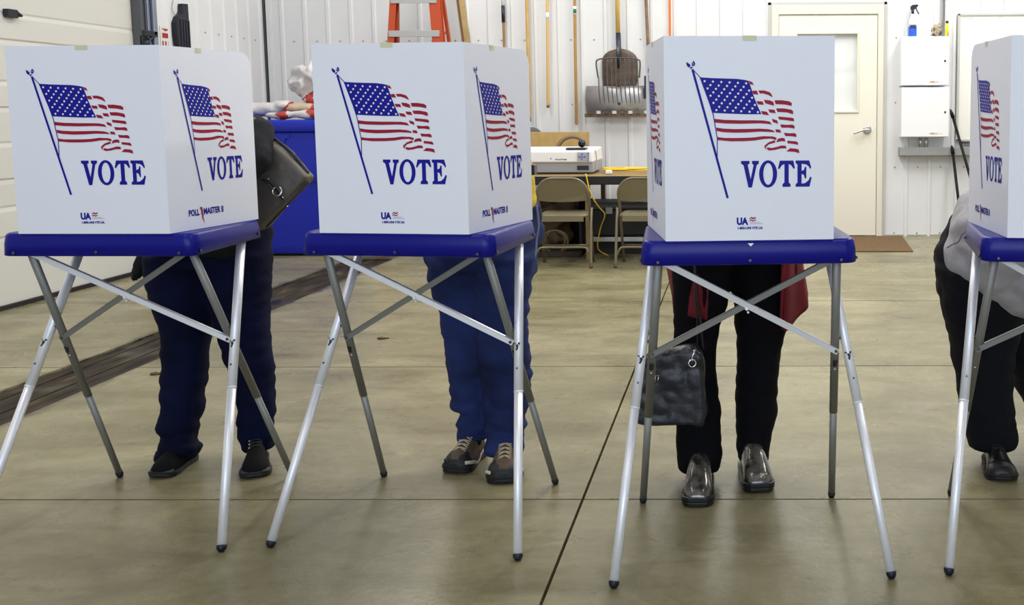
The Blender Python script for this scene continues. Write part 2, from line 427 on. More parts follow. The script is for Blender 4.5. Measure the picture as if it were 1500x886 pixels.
CANTON = [(1027, 111), (1045, 112.2), (1062, 112.8), (1080, 113.4), (1092, 115), (1097.3, 116.4), (1099.5, 122), (1105, 139), (1111, 154), (1116, 164.6), (1095, 164.6), (1070, 163.6), (1045, 162.3), (1040, 147), (1033.5, 128)]
REDS = [
 [(1047.4, 171), (1062, 172.6), (1085, 173.3), (1105, 173.4), (1118.4, 173.7), (1128, 175.3), (1131.4, 179.7), (1124.8, 178.7), (1113.7, 177.9), (1085, 178.4), (1062, 177.8), (1048.2, 176.5)],
 [(1049.8, 183.6), (1060, 185.2), (1076, 186), (1095, 185.9), (1113.7, 185.6), (1126.3, 186.4), (1133.4, 188.3), (1135.8, 191.1), (1128, 190.5), (1113.7, 190), (1095, 191.1), (1076, 191.4), (1060, 190.4), (1050.6, 188.7)],
 [(1051.3, 197.4), (1062, 198.8), (1076, 199), (1092, 198.9), (1105.8, 198.2), (1118.4, 196.6), (1132.7, 197.2), (1138.2, 199), (1137.4, 202.4), (1129.5, 200.3), (1118.4, 201), (1105.8, 202.9), (1090, 203.8), (1070, 203.8), (1052, 202)]]
REDS += [Z2(p) for p in (
 [(48, 165), (80, 178), (95, 207), (75, 200), (60, 197)],
 [(80, 258), (120, 255), (137, 293), (90, 288)],
 [(118, 352), (175, 355), (187, 387), (132, 382)],
 [(160, 443), (215, 450), (235, 483), (175, 475)],
 [(135, 255), (190, 255), (240, 270), (258, 290), (270, 318), (225, 295), (180, 282), (150, 283)],
 [(187, 340), (240, 345), (275, 360), (282, 395), (240, 385), (200, 372)],
 [(228, 428), (285, 432), (298, 465), (240, 458)],
 [(262, 515), (310, 530), (318, 562), (270, 545)],
 [(292, 612), (335, 615), (350, 643), (300, 640)],
 [(318, 700), (350, 692), (378, 695), (387, 725), (350, 722), (300, 732)],
 [(285, 345), (350, 345), (420, 355), (445, 370), (445, 398), (380, 385), (295, 380)],
 [(300, 420), (370, 420), (440, 432), (458, 445), (458, 475), (400, 458), (312, 452)],
 [(318, 495), (380, 500), (450, 507), (465, 515), (468, 540), (400, 530), (328, 522)],
 [(338, 567), (400, 572), (450, 570), (470, 580), (473, 607), (420, 598), (350, 598)],
 [(372, 645), (430, 650), (470, 648), (488, 660), (490, 685), (440, 677), (385, 675)],
 [(405, 718), (450, 722), (490, 725), (505, 740), (505, 757), (450, 747), (405, 742)],
 [(395, 818), (430, 788), (480, 792), (510, 800), (518, 835), (470, 822), (420, 818)],
 [(290, 712), (230, 732), (190, 765), (195, 785), (210, 800), (206, 775), (235, 750), (292, 735)],
 [(215, 778), (260, 785), (310, 775), (350, 762), (390, 765), (397, 790), (340, 790), (290, 803), (240, 808), (218, 800)])]
def strip(a, b, w):
    a = Vector((a[0], a[1])); b = Vector((b[0], b[1])); d = (b-a).normalized(); n = Vector((-d.y, d.x))*w/2
    return [tuple(a+n), tuple(b+n), tuple(b-n), tuple(a-n)]
LINES = [strip((1016.2, 99.5), (1066.2, 287), 3.3), strip((1017, 100), (1027.5, 111.3), 1.1), strip((1051.6, 200), (1051.2, 226), 1.2),
         [(1026.3, 110.6), (1028, 110.6), (1041, 147), (1046.5, 165), (1052.4, 202), (1051.2, 202), (1045.3, 166), (1039.8, 148)],
         Z1([(68, 78), (85, 92), (108, 105), (120, 128), (112, 147), (92, 148), (72, 125), (66, 100)]),
         Z1([(157, 60), (170, 80), (181, 103), (170, 128), (148, 134), (134, 120), (136, 95), (150, 80)]), Z1([(110, 160), (125, 142), (150, 142), (140, 160), (118, 170)])]
VOTE = [Z4(p) for p in (
 [(118, 93), (210, 93), (210, 122), (190, 135), (222, 290), (254, 138), (237, 122), (237, 93), (310, 93), (310, 122), (287, 140), (235, 382), (197, 382), (145, 140), (118, 122)],
 [(538, 93), (685, 93), (702, 172), (690, 187), (680, 170), (660, 142), (635, 130), (635, 330), (655, 350), (655, 378), (567, 378), (567, 350), (588, 330), (588, 130), (562, 142), (542, 170), (530, 187), (518, 178)],
 [(710, 93), (858, 93), (880, 170), (870, 187), (850, 155), (825, 136), (775, 128), (775, 205), (800, 197), (812, 162), (826, 162), (826, 288), (812, 288), (800, 250), (775, 238), (775, 345), (815, 338), (850, 310), (870, 268), (885, 280), (862, 378), (710, 378), (710, 350), (730, 335), (730, 135), (710, 122)])]
def flat(bm, poly, fn, h, mi=0):
    f = bm.faces.new([bm.verts.new(fn(x, y, h)) for x, y in poly]); f.material_index = mi
def star(cx, cy, r):
    return [(cx+(r if i % 2 == 0 else r*.5)*sin(pi*i/5), cy-(r if i % 2 == 0 else r*.5)*cos(pi*i/5)) for i in range(10)]
def text_on(bm, s, fn, x0, y0, size, bold, h, width=None, mi=0):
    t = text_bm(s, size, bold)
    mx = max(v.co.x for v in t.verts); k = (width/mx) if width else 1.
    merge(bm, t, lambda x, y: fn(x0+x*k, y0-y, h), mi)
def print_art(screen, fn, side):
    """the printed flag, lettering and makers' marks; fn maps printed coordinates to the sheet"""
    bm = bm_()
    flat(bm, CANTON, fn, .0008, 0)
    for p in LINES: flat(bm, p, fn, .0011, 0)
    for p in REDS: flat(bm, p, fn, .0008, 1)
    for i in range(5):
        for j in range(6): flat(bm, star(1033.6+4.2*i+12.05*j, 116.6+10.45*i+.65*j, 2.1), fn, .0014, 2)
    for i in range(4):
        for j in range(5): flat(bm, star(1041.9+4.2*i+12.05*j, 122.3+10.45*i+.65*j, 2.1), fn, .0014, 2)
    flat(bm, star(1017.5, 91.8, 1.), fn, .0014, 2)
    obj('flag_print', bm, [INKB, INKR, INKW], screen, world=False)
    bm = bm_()
    for p in VOTE: flat(bm, p, fn, .0008)
    n = 36; R0 = [(411+98*cos(2*pi*i/n), 236+148*sin(2*pi*i/n)) for i in range(n)]; R1 = [(411+52*cos(2*pi*i/n), 236+118*sin(2*pi*i/n)) for i in range(n)]
    a = [bm.verts.new(fn(x, y, .0008)) for x, y in Z4(R0)]; b = [bm.verts.new(fn(x, y, .0008)) for x, y in Z4(R1)]
    for i in range(n): bm.faces.new((a[i], a[(i+1) % n], b[(i+1) % n], b[i]))
    obj('vote_lettering', bm, INKB, screen, world=False)
def make_booth(loc, rz, label, marks=True, chip=False):
    t = thing('voting_booth', label, 'voting booth', (*loc, 0), rz, 'voting booths')
    P = dict(parent=t, world=False)
    # blue moulded counter: a hollow tray with rounded corners
    def rr(hw0, hw1, y0, y1, r, z0, z1, n=6):
        out = []
        for (cx, cy, a) in ((hw0-r, y0+r, -90), (hw1-r, y1-r, 0), (-(hw1-r), y1-r, 90), (-(hw0-r), y0+r, 180)):
            for k in range(n+1):
                q = radians(a+90*k/n); y = cy+r*sin(q); f = (y-y0)/(y1-y0)
                out.append((cx+r*cos(q), y, z0+(z1-z0)*f))
        return out
    bm = bm_(); rc = .032
    rings = [rr(TW-.005, TWB-.005, -TD+.005, TD-.005, rc-.004, HT-TT, HT-TTB), rr(TW, TWB, -TD, TD, rc, HT-TT+.002, HT-TTB+.002), rr(TW-.001, TWB-.001, -TD+.001, TD-.001, rc, HT-.03, HT-.03),
             rr(TW-.0045, TWB-.0045, -TD+.003, TD-.003, rc, HT-.008, HT-.008), rr(TW-.0075, TWB-.0075, -TD+.006, TD-.006, rc, HT-.0025, HT-.0025), rr(TW-.013, TWB-.013, -TD+.011, TD-.011, rc-.006, HT, HT),
             rr(TW-.022, TWB-.022, -TD+.02, TD-.02, rc-.012, HT-.0012, HT-.0012)]
    R = loft(bm, rings, False); bm.faces.new(R[-1])
    ins = [rr(TW-.006, TWB-.006, -TD+.006, TD-.006, rc-.005, HT-TT, HT-TTB), rr(TW-.008, TWB-.008, -TD+.008, TD-.008, rc-.006, HT-.012, HT-.012)]
    R2 = loft(bm, ins, False); bm.faces.new(R2[-1])
    for j in range(len(R[0])):
        k = (j+1) % len(R[0]); bm.faces.new((R[0][j], R[0][k], R2[0][k], R2[0][j]))
    top = obj('counter', bm, BLUE, **P)
    for x, y, z, n in ((-TW+.045, -TD, -.056, (0, -1, 0)), (-.0, -TD, -.054, (0, -1, 0)), (TW-.045, -TD, -.056, (0, -1, 0)), (TW, -TD+.03, -.054, (1, 0, 0)), (TWB, TD-.035, -.046, (1, 0, 0)), (-TW, -TD+.03, -.054, (-1, 0, 0)), (-TWB, TD-.035, -.046, (-1, 0, 0))):
        bm = bm_(); disc(bm, (x, y, HT+z), n, .0046, .004, 10); obj('screw', bm, BOLT, top, world=False)
    if chip:
        bm = bm_(); prism(bm, [(-.006, 0), (.010, 0), (.002, -.0085)], lambda u, v, h: (u, -TD+.0006-h, HT-.0085+v), .0016)
        obj('chip_mark', bm, INKW, top, world=False, label='small white triangular chip in the front rim')
    # legs
    Bt, Bf = Vector((.239, -.156, HT-.02)), Vector((.303, .283, 0)); At, Af = Vector((.25, .133, HT-.02)), Vector((.3685, -.2935, 0))
    for sx in (-1, 1):
        m_ = Vector((sx, 1, 1))
        a, b = Bt*m_, Bf*m_; d = (b-a).normalized(); b2 = b-d*.012
        q = a+(b-a)*.62
        bm = bm_(); tube(bm, [a, q], .0125, 14, up=(1, 0, 0), r2=.010); tube(bm, [q, b2], .0112, 14, up=(1, 0, 0), r2=.009)
        leg = obj('leg', bm, ALUG, label='dull grey leg slanting back', **P)
        bm = bm_(); tube(bm, [b2-d*.012, b2, b-d*.004, b-Vector((0, 0, 0))], [.0118, .0118, .010, .006], 12); 
        for v in bm.verts: v.co.z = max(v.co.z, 0)
        obj('leg_foot', bm, RUB, leg, world=False)
        bm = bm_(); c = a+(b-a)*.445; disc(bm, c+Vector((0, -.0085, 0)), (0, -1, .2), .003, .003, 8); obj('leg_button', bm, INKW, leg, world=False)
        a, b = At*m_, Af*m_; d = (b-a).normalized(); b2 = b-d*.018
        q = a+(b-a)*.52
        bm = bm_(); tube(bm, [a, q], .0135, 18); tube(bm, [q, q+d*.003], .0142, 18); tube(bm, [q, b2], .0128, 18)
        leg2 = obj('leg', bm, ALU, label='bright aluminium leg slanting forward', **P)
        bm = bm_(); tube(bm, [b2-d*.002, b2+d*.003, b-d*.008, b-d*.002], [.0142, .0142, .012, .007], 14)
        for v in bm.verts: v.co.z = max(v.co.z, 0)
        obj('leg_foot', bm, RUB, leg2, world=False)
        bm = bm_(); c = a+(b-a)*.45; disc(bm, c+Vector((0, -.0125, .003)), (0, -1, .3), .003, .004, 8); obj('leg_button', bm, BOLT, leg2, world=False)
        if marks:
            for (A_, B_, ch, f, rad, L_) in ((Bt*m_, Bf*m_, 'B', .415, .0122, leg), (At*m_, Af*m_, 'A', .385, .0138, leg2)):
                c = A_+(B_-A_)*f; d = (B_-A_).normalized(); nrm = Vector((0, -1, 0)); nrm = (nrm-d*nrm.dot(d)).normalized(); rt = d.cross(nrm).normalized()
                bm = bm_(); tb = text_bm(ch, .031, .0015); mx = max(v.co.x for v in tb.verts)/2
                def f3(x, y, h=0):
                    u = (x-mx)*.8; lift = sqrt(max(rad*rad-u*u, 0)); return c+rt*(-u)+d*(y-.009)+nrm*(lift+.0006)
                merge(bm, tb, f3); obj('leg_letter', bm, MARK, L_, world=False, label='upside-down black letter '+ch)
    # crossed braces between the two grey legs
    for sx in (-1, 1):
        m_ = Vector((sx, 1, 1)); mo = Vector((-sx, 1, 1)); off = Vector((0, -.014-(.006 if sx < 0 else 0), 0))
        a = Bt*m_+(Bf-Bt)*m_*.04+off; b = (Bt+(Bf-Bt)*.374)*mo+off
        bm = bm_(); d = (b-a).normalized(); n = Vector((0, -1, 0)); wv = d.cross(n).normalized()*.0085
        e0, e1 = a-d*.008, b+d*.008
        th = Vector((0, .0028, 0))
        loft(bm, [[e0-wv, e0+wv, e0+wv+th, e0-wv+th], [e1-wv, e1+wv, e1+wv+th, e1-wv+th]], True, smooth=False)
        wt = wv*(1 if wv.z > 0 else -1)
        loft(bm, [[e0+wt*.8, e0+wt, e0+wt+th*4, e0+wt*.8+th*4], [e1+wt*.8, e1+wt, e1+wt+th*4, e1+wt*.8+th*4]], True, smooth=False)
        br = obj('cross_brace', bm, ALUG if sx > 0 else ALU, **P)
        for p in (a, b):
            bm = bm_(); disc(bm, p-Vector((0, 0, 0)), (0, -1, 0), .0045, .004, 10); obj('rivet', bm, BOLT, br, world=False)
    bm = bm_(); c = Bt+(Bf-Bt)*.207; disc(bm, (0, c.y-.018, c.z-.003), (0, -1, 0), .006, .008, 10); disc(bm, (0.004, c.y-.018, c.z-.014), (0, -1, 0), .0035, .006, 8)
    obj('centre_bolt', bm, ALU, **P)
    for sx in (-1, 1):
        bm = bm_(); a = (Bt+(Bf-Bt)*.33)*Vector((sx, 1, 1)); b = (At+(Af-At)*.33)*Vector((sx, 1, 1)); tube(bm, [a, b], .005, 8); obj('leg_pivot', bm, BOLT, **P)
    # the folded privacy screen
    th = .0045; TS = .003
    F0, F1, B0, B1 = Vector((-PW, PYF, HT)), Vector((PW, PYF, HT)), Vector((-PBX, PYB, HT)), Vector((PBX, PYB, HT))
    def sheet(A, B, round_end, nrm):
        Lh = (B-A).length; d = (B-A)/Lh; rr_ = .045
        poly = [(0, 0), (Lh, 0)]
        if round_end:
            for k in range(9): q = pi/2*k/8; poly.append((Lh-rr_+rr_*cos(q), PH-rr_+rr_*sin(q)))
        else: poly.append((Lh, PH))
        poly.append((0, PH))
        prism(bm, poly, lambda u, v, h: A+d*u+Vector((0, 0, v))-nrm*h, th)
    nR = Vector(((B1-F1).y, -(B1-F1).x, 0)).normalized(); nL = Vector((-(B0-F0).y, (B0-F0).x, 0)).normalized()
    bm = bm_(); sheet(F0, F1, False, Vector((0, -1, 0))); sheet(F1, B1, True, nR); sheet(F0, B0, True, nL)
    scn = obj('privacy_screen', bm, SCRN, **P)
    k = 2*PW/248.
    fr = lambda x, y, h: (-PW+(x-975)*k, PYF-h, HT+(349.8-y)/298.*PH)
    print_art(scn, fr, False)
    bm = bm_(); text_on(bm, 'UA', fr, 1079.3, 326.2, 14, .8, .0008, 17)
    text_on(bm, '1-800-UNI VTE UA', fr, 1080, 333.2, 5, .25, .0008, 38)
    for a in ([(1098, 317.5), (1101, 315), (1104, 316.5), (1107.5, 315.3), (1107.5, 317.2), (1104, 318.7), (1101, 317), (1098, 319)], [(1098, 320.5), (1101, 318.7), (1104, 320.4), (1107.5, 319), (1107.5, 320.6), (1103, 322), (1101, 320.4), (1098, 321.8)]): flat(bm, a, fr, .0008, 1)
    obj('maker_logo', bm, [INKB, INKR], scn, world=False)
    bm = bm_(); flat(bm, [(1098.5, 323), (1114, 323), (1114, 323.9), (1098.5, 323.9)], fr, .0008); flat(bm, [(1098.5, 325), (1118, 325), (1118, 325.9), (1098.5, 325.9)], fr, .0008); obj('fine_print', bm, INKG, scn, world=False)
    ks = k*.865
    LS = (B1-F1).length
    def sd_fn(A, B, nr, flip):
        d = (B-A).normalized()
        return lambda x, y, h: A+d*((.040 if not flip else .046)+(x-1000)*ks)+Vector((0, 0, (349.8-y)/298.*PH))+nr*h
    for A, B, nr, flip in ((F1, B1, nR, False), (B0, F0, nL, True)):
        f = sd_fn(A, B, nr, flip); print_art(scn, f, True)
        d = (B-A).normalized(); o0 = LS*(.198 if not flip else .198)
        g2 = lambda x, y, h: A+d*(o0+x)+Vector((0, 0, PH*.078-y))+nr*h
        bm = bm_(); text_on(bm, 'POLL', g2, 0, 0, .025, .001, .0008, .046); text_on(bm, 'MASTER II', g2, .064, 0, .025, .001, .0008, .088)
        flat(bm, [(.048, -.022), (.058, -.023), (.0625, -.008), (.0595, -.006), (.064, .006), (.061, .007), (.067, .028), (.0555, .008), (.0585, .005), (.052, -.006), (.0555, -.008)], g2, .0008, 1)
        obj('maker_name', bm, [INKB, INKR], scn, world=False)
        # tape at the top edge of each side sheet
        bm = bm_(); d = (B-A).normalized(); c = A+d*(LS*.40)+Vector((0, 0, PH))
        loft(bm, [[c-d*.012+nr*.0009+Vector((0, 0, -.013)), c-d*.012+nr*.0009+Vector((0, 0, .001)), c-d*.012-nr*.006+Vector((0, 0, .001))], [c+d*.012+nr*.0009+Vector((0, 0, -.013)), c+d*.012+nr*.0009+Vector((0, 0, .001)), c+d*.012-nr*.006+Vector((0, 0, .001))]], False, smooth=False, ring_closed=False)
        obj('tape', bm, TAPE, scn, world=False)
    bm = bm_(); c = Vector((.0, PYF, HT+PH)); n = Vector((0, -1, 0)); d = Vector((1, 0, 0))
    loft(bm, [[c-d*.018+n*.0009+Vector((0, 0, -.012)), c-d*.018+n*.0009+Vector((0, 0, .001)), c-d*.018-n*.006+Vector((0, 0, .001))], [c+d*.018+n*.0009+Vector((0, 0, -.012)), c+d*.018+n*.0009+Vector((0, 0, .001)), c+d*.018-n*.006+Vector((0, 0, .001))]], False, smooth=False, ring_closed=False)
    obj('tape', bm, TAPE, scn, world=False)
    return t
make_booth((-1.8282, 2.9978), -.0263, 'leftmost voting booth, used by the person with the dark grey shoulder bag')
make_booth((-.9438, 2.9722), -.1153, 'voting booth with white flag screen in front of the person in brown hiking shoes')
make_booth((.0193, 2.7974), .0727, 'voting booth seen squarely from the front, before the person in the dark red jacket', chip=True)
make_booth((.9583, 2.8044), -.1063, 'voting booth cut off by the right edge, used by the person in the grey sweatshirt', marks=False)

# ------------------------------------------------------------------ shoes
def make_shoe(parent, heel, toe, kind, width=.098, k=1.):
    """a left/right neutral shoe whose sole runs from heel to toe on the floor"""
    heel, toe = Vector((heel[0], heel[1], 0)), Vector((toe[0], toe[1], 0))
    d = (toe-heel); L = d.length; d.normalize(); s = Vector((d.y, -d.x, 0)); up = Vector((0, 0, 1))
    mats = {'sneaker': (mat('black_suede', (.004, .004, .005), .8, spec=.15), mat('dark_grey_rubber', (.045, .05, .065), .6), mat('black_sole', (.006, .006, .007), .6)),
            'hiking': (mat('brown_nubuck', (.095, .062, .036), .8, var=.25, vscale=30, bump=.2, bscale=200), mat('toe_cap_black', (.008, .008, .012), .6), mat('lug_sole_black', (.006, .006, .007), .6)),
            'clog': (mat('patent_pewter', (.11, .10, .085), .16, .35, var=.8, vscale=30, bump=.35, bscale=28, coat=.6), mat('clog_rand', (.012, .012, .014), .25), mat('clog_sole', (.006, .006, .007), .35)),
            'plain': (mat('black_leather', (.010, .009, .009), .28, bump=.15, bscale=50), mat('black_leather_welt', (.008, .007, .007), .4), mat('black_sole', (.006, .006, .007), .6))}[kind]
    W2 = width/2
    # outline half widths along the foot
    def hw(t):
        pts = [(0, .5), (.04, .66), (.15, .84), (.35, .86), (.55, .90), (.72, .98), (.84, 1.), (.93, .90), (.98, .70), (1., .5)] if kind == 'clog' else [(0, .45), (.04, .58), (.15, .70), (.35, .68), (.55, .80), (.72, .98), (.84, 1.), (.93, .86), (.98, .62), (1., .42)]
        for (a, x), (b, y) in zip(pts[:-1], pts[1:]):
            if t <= b: return W2*(x+(y-x)*(t-a)/(b-a))
        return W2*.4
    def ht(t):
        P = {'clog': [(0, .085), (.1, .10), (.3, .118), (.45, .115), (.6, .102), (.75, .083), (.88, .064), (.96, .046), (1, .024)],
             'hiking': [(0, .085), (.1, .10), (.3, .105), (.45, .095), (.6, .078), (.75, .063), (.88, .054), (.96, .043), (1, .026)]}.get(kind,
             [(0, .065), (.1, .078), (.3, .088), (.45, .082), (.6, .066), (.75, .052), (.88, .044), (.96, .034), (1, .018)])
        for (a, x), (b, y) in zip(P[:-1], P[1:]):
            if t <= b: return x+(y-x)*(t-a)/(b-a)
        return .02
    sz = {'clog': .030, 'hiking': .026, 'sneaker': .018, 'plain': .02}[kind]
    ts = [0, .02, .06, .12, .2, .3, .4, .5, .6, .7, .78, .85, .91, .955, .985, 1.]
    bm = bm_(); rings = []
    for t in ts:
        c = heel+d*(L*(.01+t*.98)); w_ = hw(t)*.95; h = ht(t)*k
        ring = []
        for i in range(20):
            a = 2*pi*i/20; ca, sa = cos(a), sin(a)
            x = math.copysign(abs(ca)**.75, ca)*w_; z = sz*.7+(h+.012-sz*.7)*(max(sa, 0)**(.5 if kind == 'clog' else .8))-(.004 if sa < 0 else 0)
            ring.append(c+s*x*(1-(.10 if kind == 'clog' else .25)*max(sa, 0)**2)+up*z)
        rings.append(ring)
    loft(bm, rings, True, 0)
    me = obj('upper', bm, [mats[0]], None); me.name = 'shoe'; me.parent = parent
    me.data.transform(Matrix.Translation(parent.location).inverted())
    # toe piece
    if kind in ('sneaker', 'hiking', 'plain', 'clog'):
        bm = bm_(); rings = []
        t0 = {'sneaker': .86, 'hiking': .74, 'plain': .8, 'clog': .86}[kind]
        for t in [t0+(1.0-t0)*q for q in (0, .2, .4, .6, .75, .88, 1)]:
            c = heel+d*(L*(.01+t*.985)); w_ = hw(t)*.95+.003; f = {'sneaker': .55, 'hiking': .93, 'plain': .99, 'clog': .8}[kind]; h = ht(t)*k*f
            ring = []
            for i in range(20):
                a = 2*pi*i/20; ca, sa = cos(a), sin(a); x = math.copysign(abs(ca)**.75, ca)*w_
                z = sz*.7+(h+.014-sz*.7)*(max(sa, 0)**.7)-(.003 if sa < 0 else 0)
                ring.append(c+s*x*(1-.22*max(sa, 0)**2)+up*z)
            rings.append(ring)
        loft(bm, rings, True, 0); obj('toe_cap', bm, mats[1], me)
    # sole
    bm = bm_(); n = 26; prof = []
    tt = [i/n for i in range(n+1)]
    right = [(t, hw(t)+.004) for t in tt]; poly = [(L*t, w_) for t, w_ in right]+[(L*t, -w_) for t, w_ in reversed(right)]
    def fz(u, v, h): return heel+d*u+s*v+up*h
    lift = lambda u: max(0, (u/L-.86))*.09 if kind != 'clog' else max(0, (u/L-.86))*.05
    for z0, z1, e in ((0, sz*.45, -.001), (sz*.45, sz, .001)):
        prism(bm, [(u*(1+e), v*(1+e*20)) for u, v in poly], lambda u, v, h: fz(u, v, z0+h+lift(u)*.6), z1-z0)
    so = obj('sole', bm, mats[2], me, bevel=.003)
    if kind == 'clog':   # raised heel block with an arch gap read as grooves
        bm = bm_(); 
        for z in (.012, .022):
            prism(bm, [(u*1.004, v*1.03) for u, v in poly], lambda u, v, h: fz(u, v, z+h+lift(u)*.6), .003)
        obj('sole_ridge', bm, mats[1], me)
    if kind == 'hiking':
        bm = bm_(); rings = []
        for sgn in (-1, 1):
            pts = [fz(L*t, sgn*(hw(t)+.0035), .024+.012*sin(t*9)+lift(L*t)) for t in [.06+.9*i/16 for i in range(17)]]
            tube(bm, pts, .006, 6, up=up, r2=.0025)
        obj('midsole_stripe', bm, mat('cream_rubber', (.55, .50, .40), .6), me)
    if kind in ('hiking', 'sneaker', 'plain'):
        bm = bm_(); nl = 5 if kind == 'hiking' else 3
        for i in range(nl):
            t = .42+.075*i*(.8 if kind != 'hiking' else 1); z = ht(t)*k+.0135; w_ = .022
            for sg in (-1, 1):
                a = heel+d*(L*t)-s*w_*sg+up*(z-.008); b = heel+d*(L*(t+.045))+s*w_*sg+up*(ht(t+.045)*k+.0055); mid = (a+b)/2+up*.009
                tube(bm, smooth_path([a, mid, b], 4), .0022 if kind == 'hiking' else .0016, 6)
        obj('laces', bm, mat('lace_light', (.5, .42, .30), .7) if kind == 'hiking' else mat('lace_black', (.012, .012, .012), .7), me)
        if kind == 'sneaker':
            for i in range(3):
                bm = bm_(); t = .44+.07*i; ball(bm, heel+d*(L*t)+s*.02+up*(ht(t)*k+.009), .0035, n=8, m=6); obj('eyelet', bm, STEEL, me)
        if kind == 'hiking':
            bm = bm_(); t = .38; c = heel+d*(L*t)+up*(ht(t)*k+.02)
            tube(bm, smooth_path([c, c-s*.03+up*.008, c-s*.045-up*.006, c-s*.02-up*.002, c], 5), .0022, 6); obj('lace_bow', bm, mat('lace_light', (.5, .42, .30), .7), me)
    return me

def fx(px, y, z=0.): return (W(px, 690, y).x, y)
FEET = {'p1': [(fx(283, 3.47), fx(230, 3.262)), (fx(380, 3.50), fx(373, 3.262))], 'p2': [(fx(704, 3.52), fx(664, 3.30)), (fx(744, 3.46), fx(738, 3.205))],
        'p3': [(fx(1027, 3.27), fx(1021, 3.01)), (fx(1098, 3.385), fx(1113, 3.13))], 'p4': [(fx(1452, 3.46), fx(1470, 3.225)), (fx(1560, 3.65), fx(1568, 3.40))]}
def foot(k, i, t, z): h, q = FEET[k][i]; return (h[0]+(q[0]-h[0])*t, h[1]+(q[1]-h[1])*t, z)
# ------------------------------------------------------------------ people
def fold(freq=(9, 9, 16), amp=.006, seed=0., hem=False):
    def f(c):
        v = Vector((c.x*freq[0]+seed, c.y*freq[1], c.z*freq[2]))
        a = noise.noise(v); b = noise.noise(v*2.3+Vector((5, 1, 2)))
        k = 1+(1.6*math.exp(-max(c.z-.10, 0)/.07) if hem else 0)
        return amp*k*(1.2*(abs(a)*2-.5)+.5*b)
    return f
SKIN = mat('skin', (.62, .36, .26), .5, var=.06, vscale=14)
def limb(bm, pts, r, n=14): tube(bm, [Vector(p) for p in pts], r, n, round_ends=True)
def make_hand(bm, wrist, fwd, palm_dn, side):
    """palm, four curled fingers and a thumb leaving the side of the palm"""
    fwd = Vector(fwd).normalized(); dn = Vector(palm_dn); dn = (dn-fwd*dn.dot(fwd)).normalized(); sd = fwd.cross(dn)*side
    w_ = Vector(wrist); c = w_+fwd*.045
    rings = [ell(w_+fwd*t, sd*a, dn*b, 14) for t, a, b in ((-.01, .024, .018), (.01, .026, .017), (.035, .036, .016), (.06, .040, .0145), (.08, .038, .013), (.09, .030, .009))]
    loft(bm, rings)
    for i, (off, ln) in enumerate(((.029, .068), (.010, .076), (-.010, .071), (-.028, .055))):
        b0 = w_+fwd*.07+sd*off; q = b0; dr = (fwd+sd*off*1.5).normalized(); P = [q]
        for k, (seg, bend) in enumerate(((.38, 22), (.30, 38), (.24, 32), (.1, 12))):
            ax = dr.cross(dn).normalized(); dr = Quaternion(ax, radians(bend*(1+.12*i)))@dr; q = q+dr*ln*seg*1.15; P.append(q)
        tube(bm, P, [.0095, .009, .0083, .0075, .006], 10, round_ends=True)
    b0 = w_+fwd*.025+sd*.026; t = (fwd*.75+sd*.55+dn*.35).normalized(); P = [b0-sd*.006, b0+t*.03, b0+t*.055+fwd*.004+dn*.004, b0+t*.07+fwd*.016+dn*.008]
    tube(bm, P, [.013, .0115, .010, .008], 10, round_ends=True)
def make_head(bm, c, face, up):
    """cranium, jaw, nose, brow, lips, ears, eye hollows; face = where it looks"""
    face = Vector(face).normalized(); up = Vector(up); up = (up-face*up.dot(face)).normalized(); rt = face.cross(up)
    R = Matrix((rt, face, up)).transposed()
    P = lambda x, y, z: Vector(c)+R@Vector((x, y, z))
    prof = [(-.115, .010, .028, .055), (-.105, .030, .040, .045), (-.085, .046, .058, .028), (-.06, .058, .074, .012), (-.03, .066, .086, .002), (0, .071, .092, -.004), (.03, .074, .094, -.008), (.06, .070, .088, -.012), (.085, .055, .070, -.014), (.102, .032, .042, -.014), (.108, .008, .012, -.014)]
    loft(bm, [ell(P(0, y0, z), R@Vector((a, 0, 0)), R@Vector((0, b, 0)), 20, 2.2) for z, a, b, y0 in prof])
    tube(bm, [P(0, .086, .012), P(0, .097, -.012), P(0, .110, -.034), P(0, .098, -.044)], [.007, .009, .013, .008], 10, round_ends=True)
    for sx in (-1, 1):
        tube(bm, [P(sx*.012, .088, .022), P(sx*.034, .084, .024), P(sx*.052, .068, .016)], .007, 8, round_ends=True)
        ball(bm, P(sx*.012, .094, -.040), (.008, .009, .007), R, 8, 6)
        ball(bm, P(sx*.073, -.006, -.012), (.007, .019, .030), R, 10, 8); ball(bm, P(sx*.077, -.012, -.004), (.008, .012, .02), R, 10, 8)
        ball(bm, P(sx*.042, .062, -.034), (.022, .02, .02), R, 10, 8)
    tube(bm, [P(-.022, .083, -.065), P(0, .093, -.063), P(.022, .083, -.065)], [.004, .006, .004], 8, round_ends=True)
    tube(bm, [P(-.019, .082, -.074), P(0, .091, -.075), P(.019, .082, -.074)], [.004, .0065, .004], 8, round_ends=True)
    ball(bm, P(0, .082, -.102), (.018, .014, .014), R, 10, 8)
    return P, R
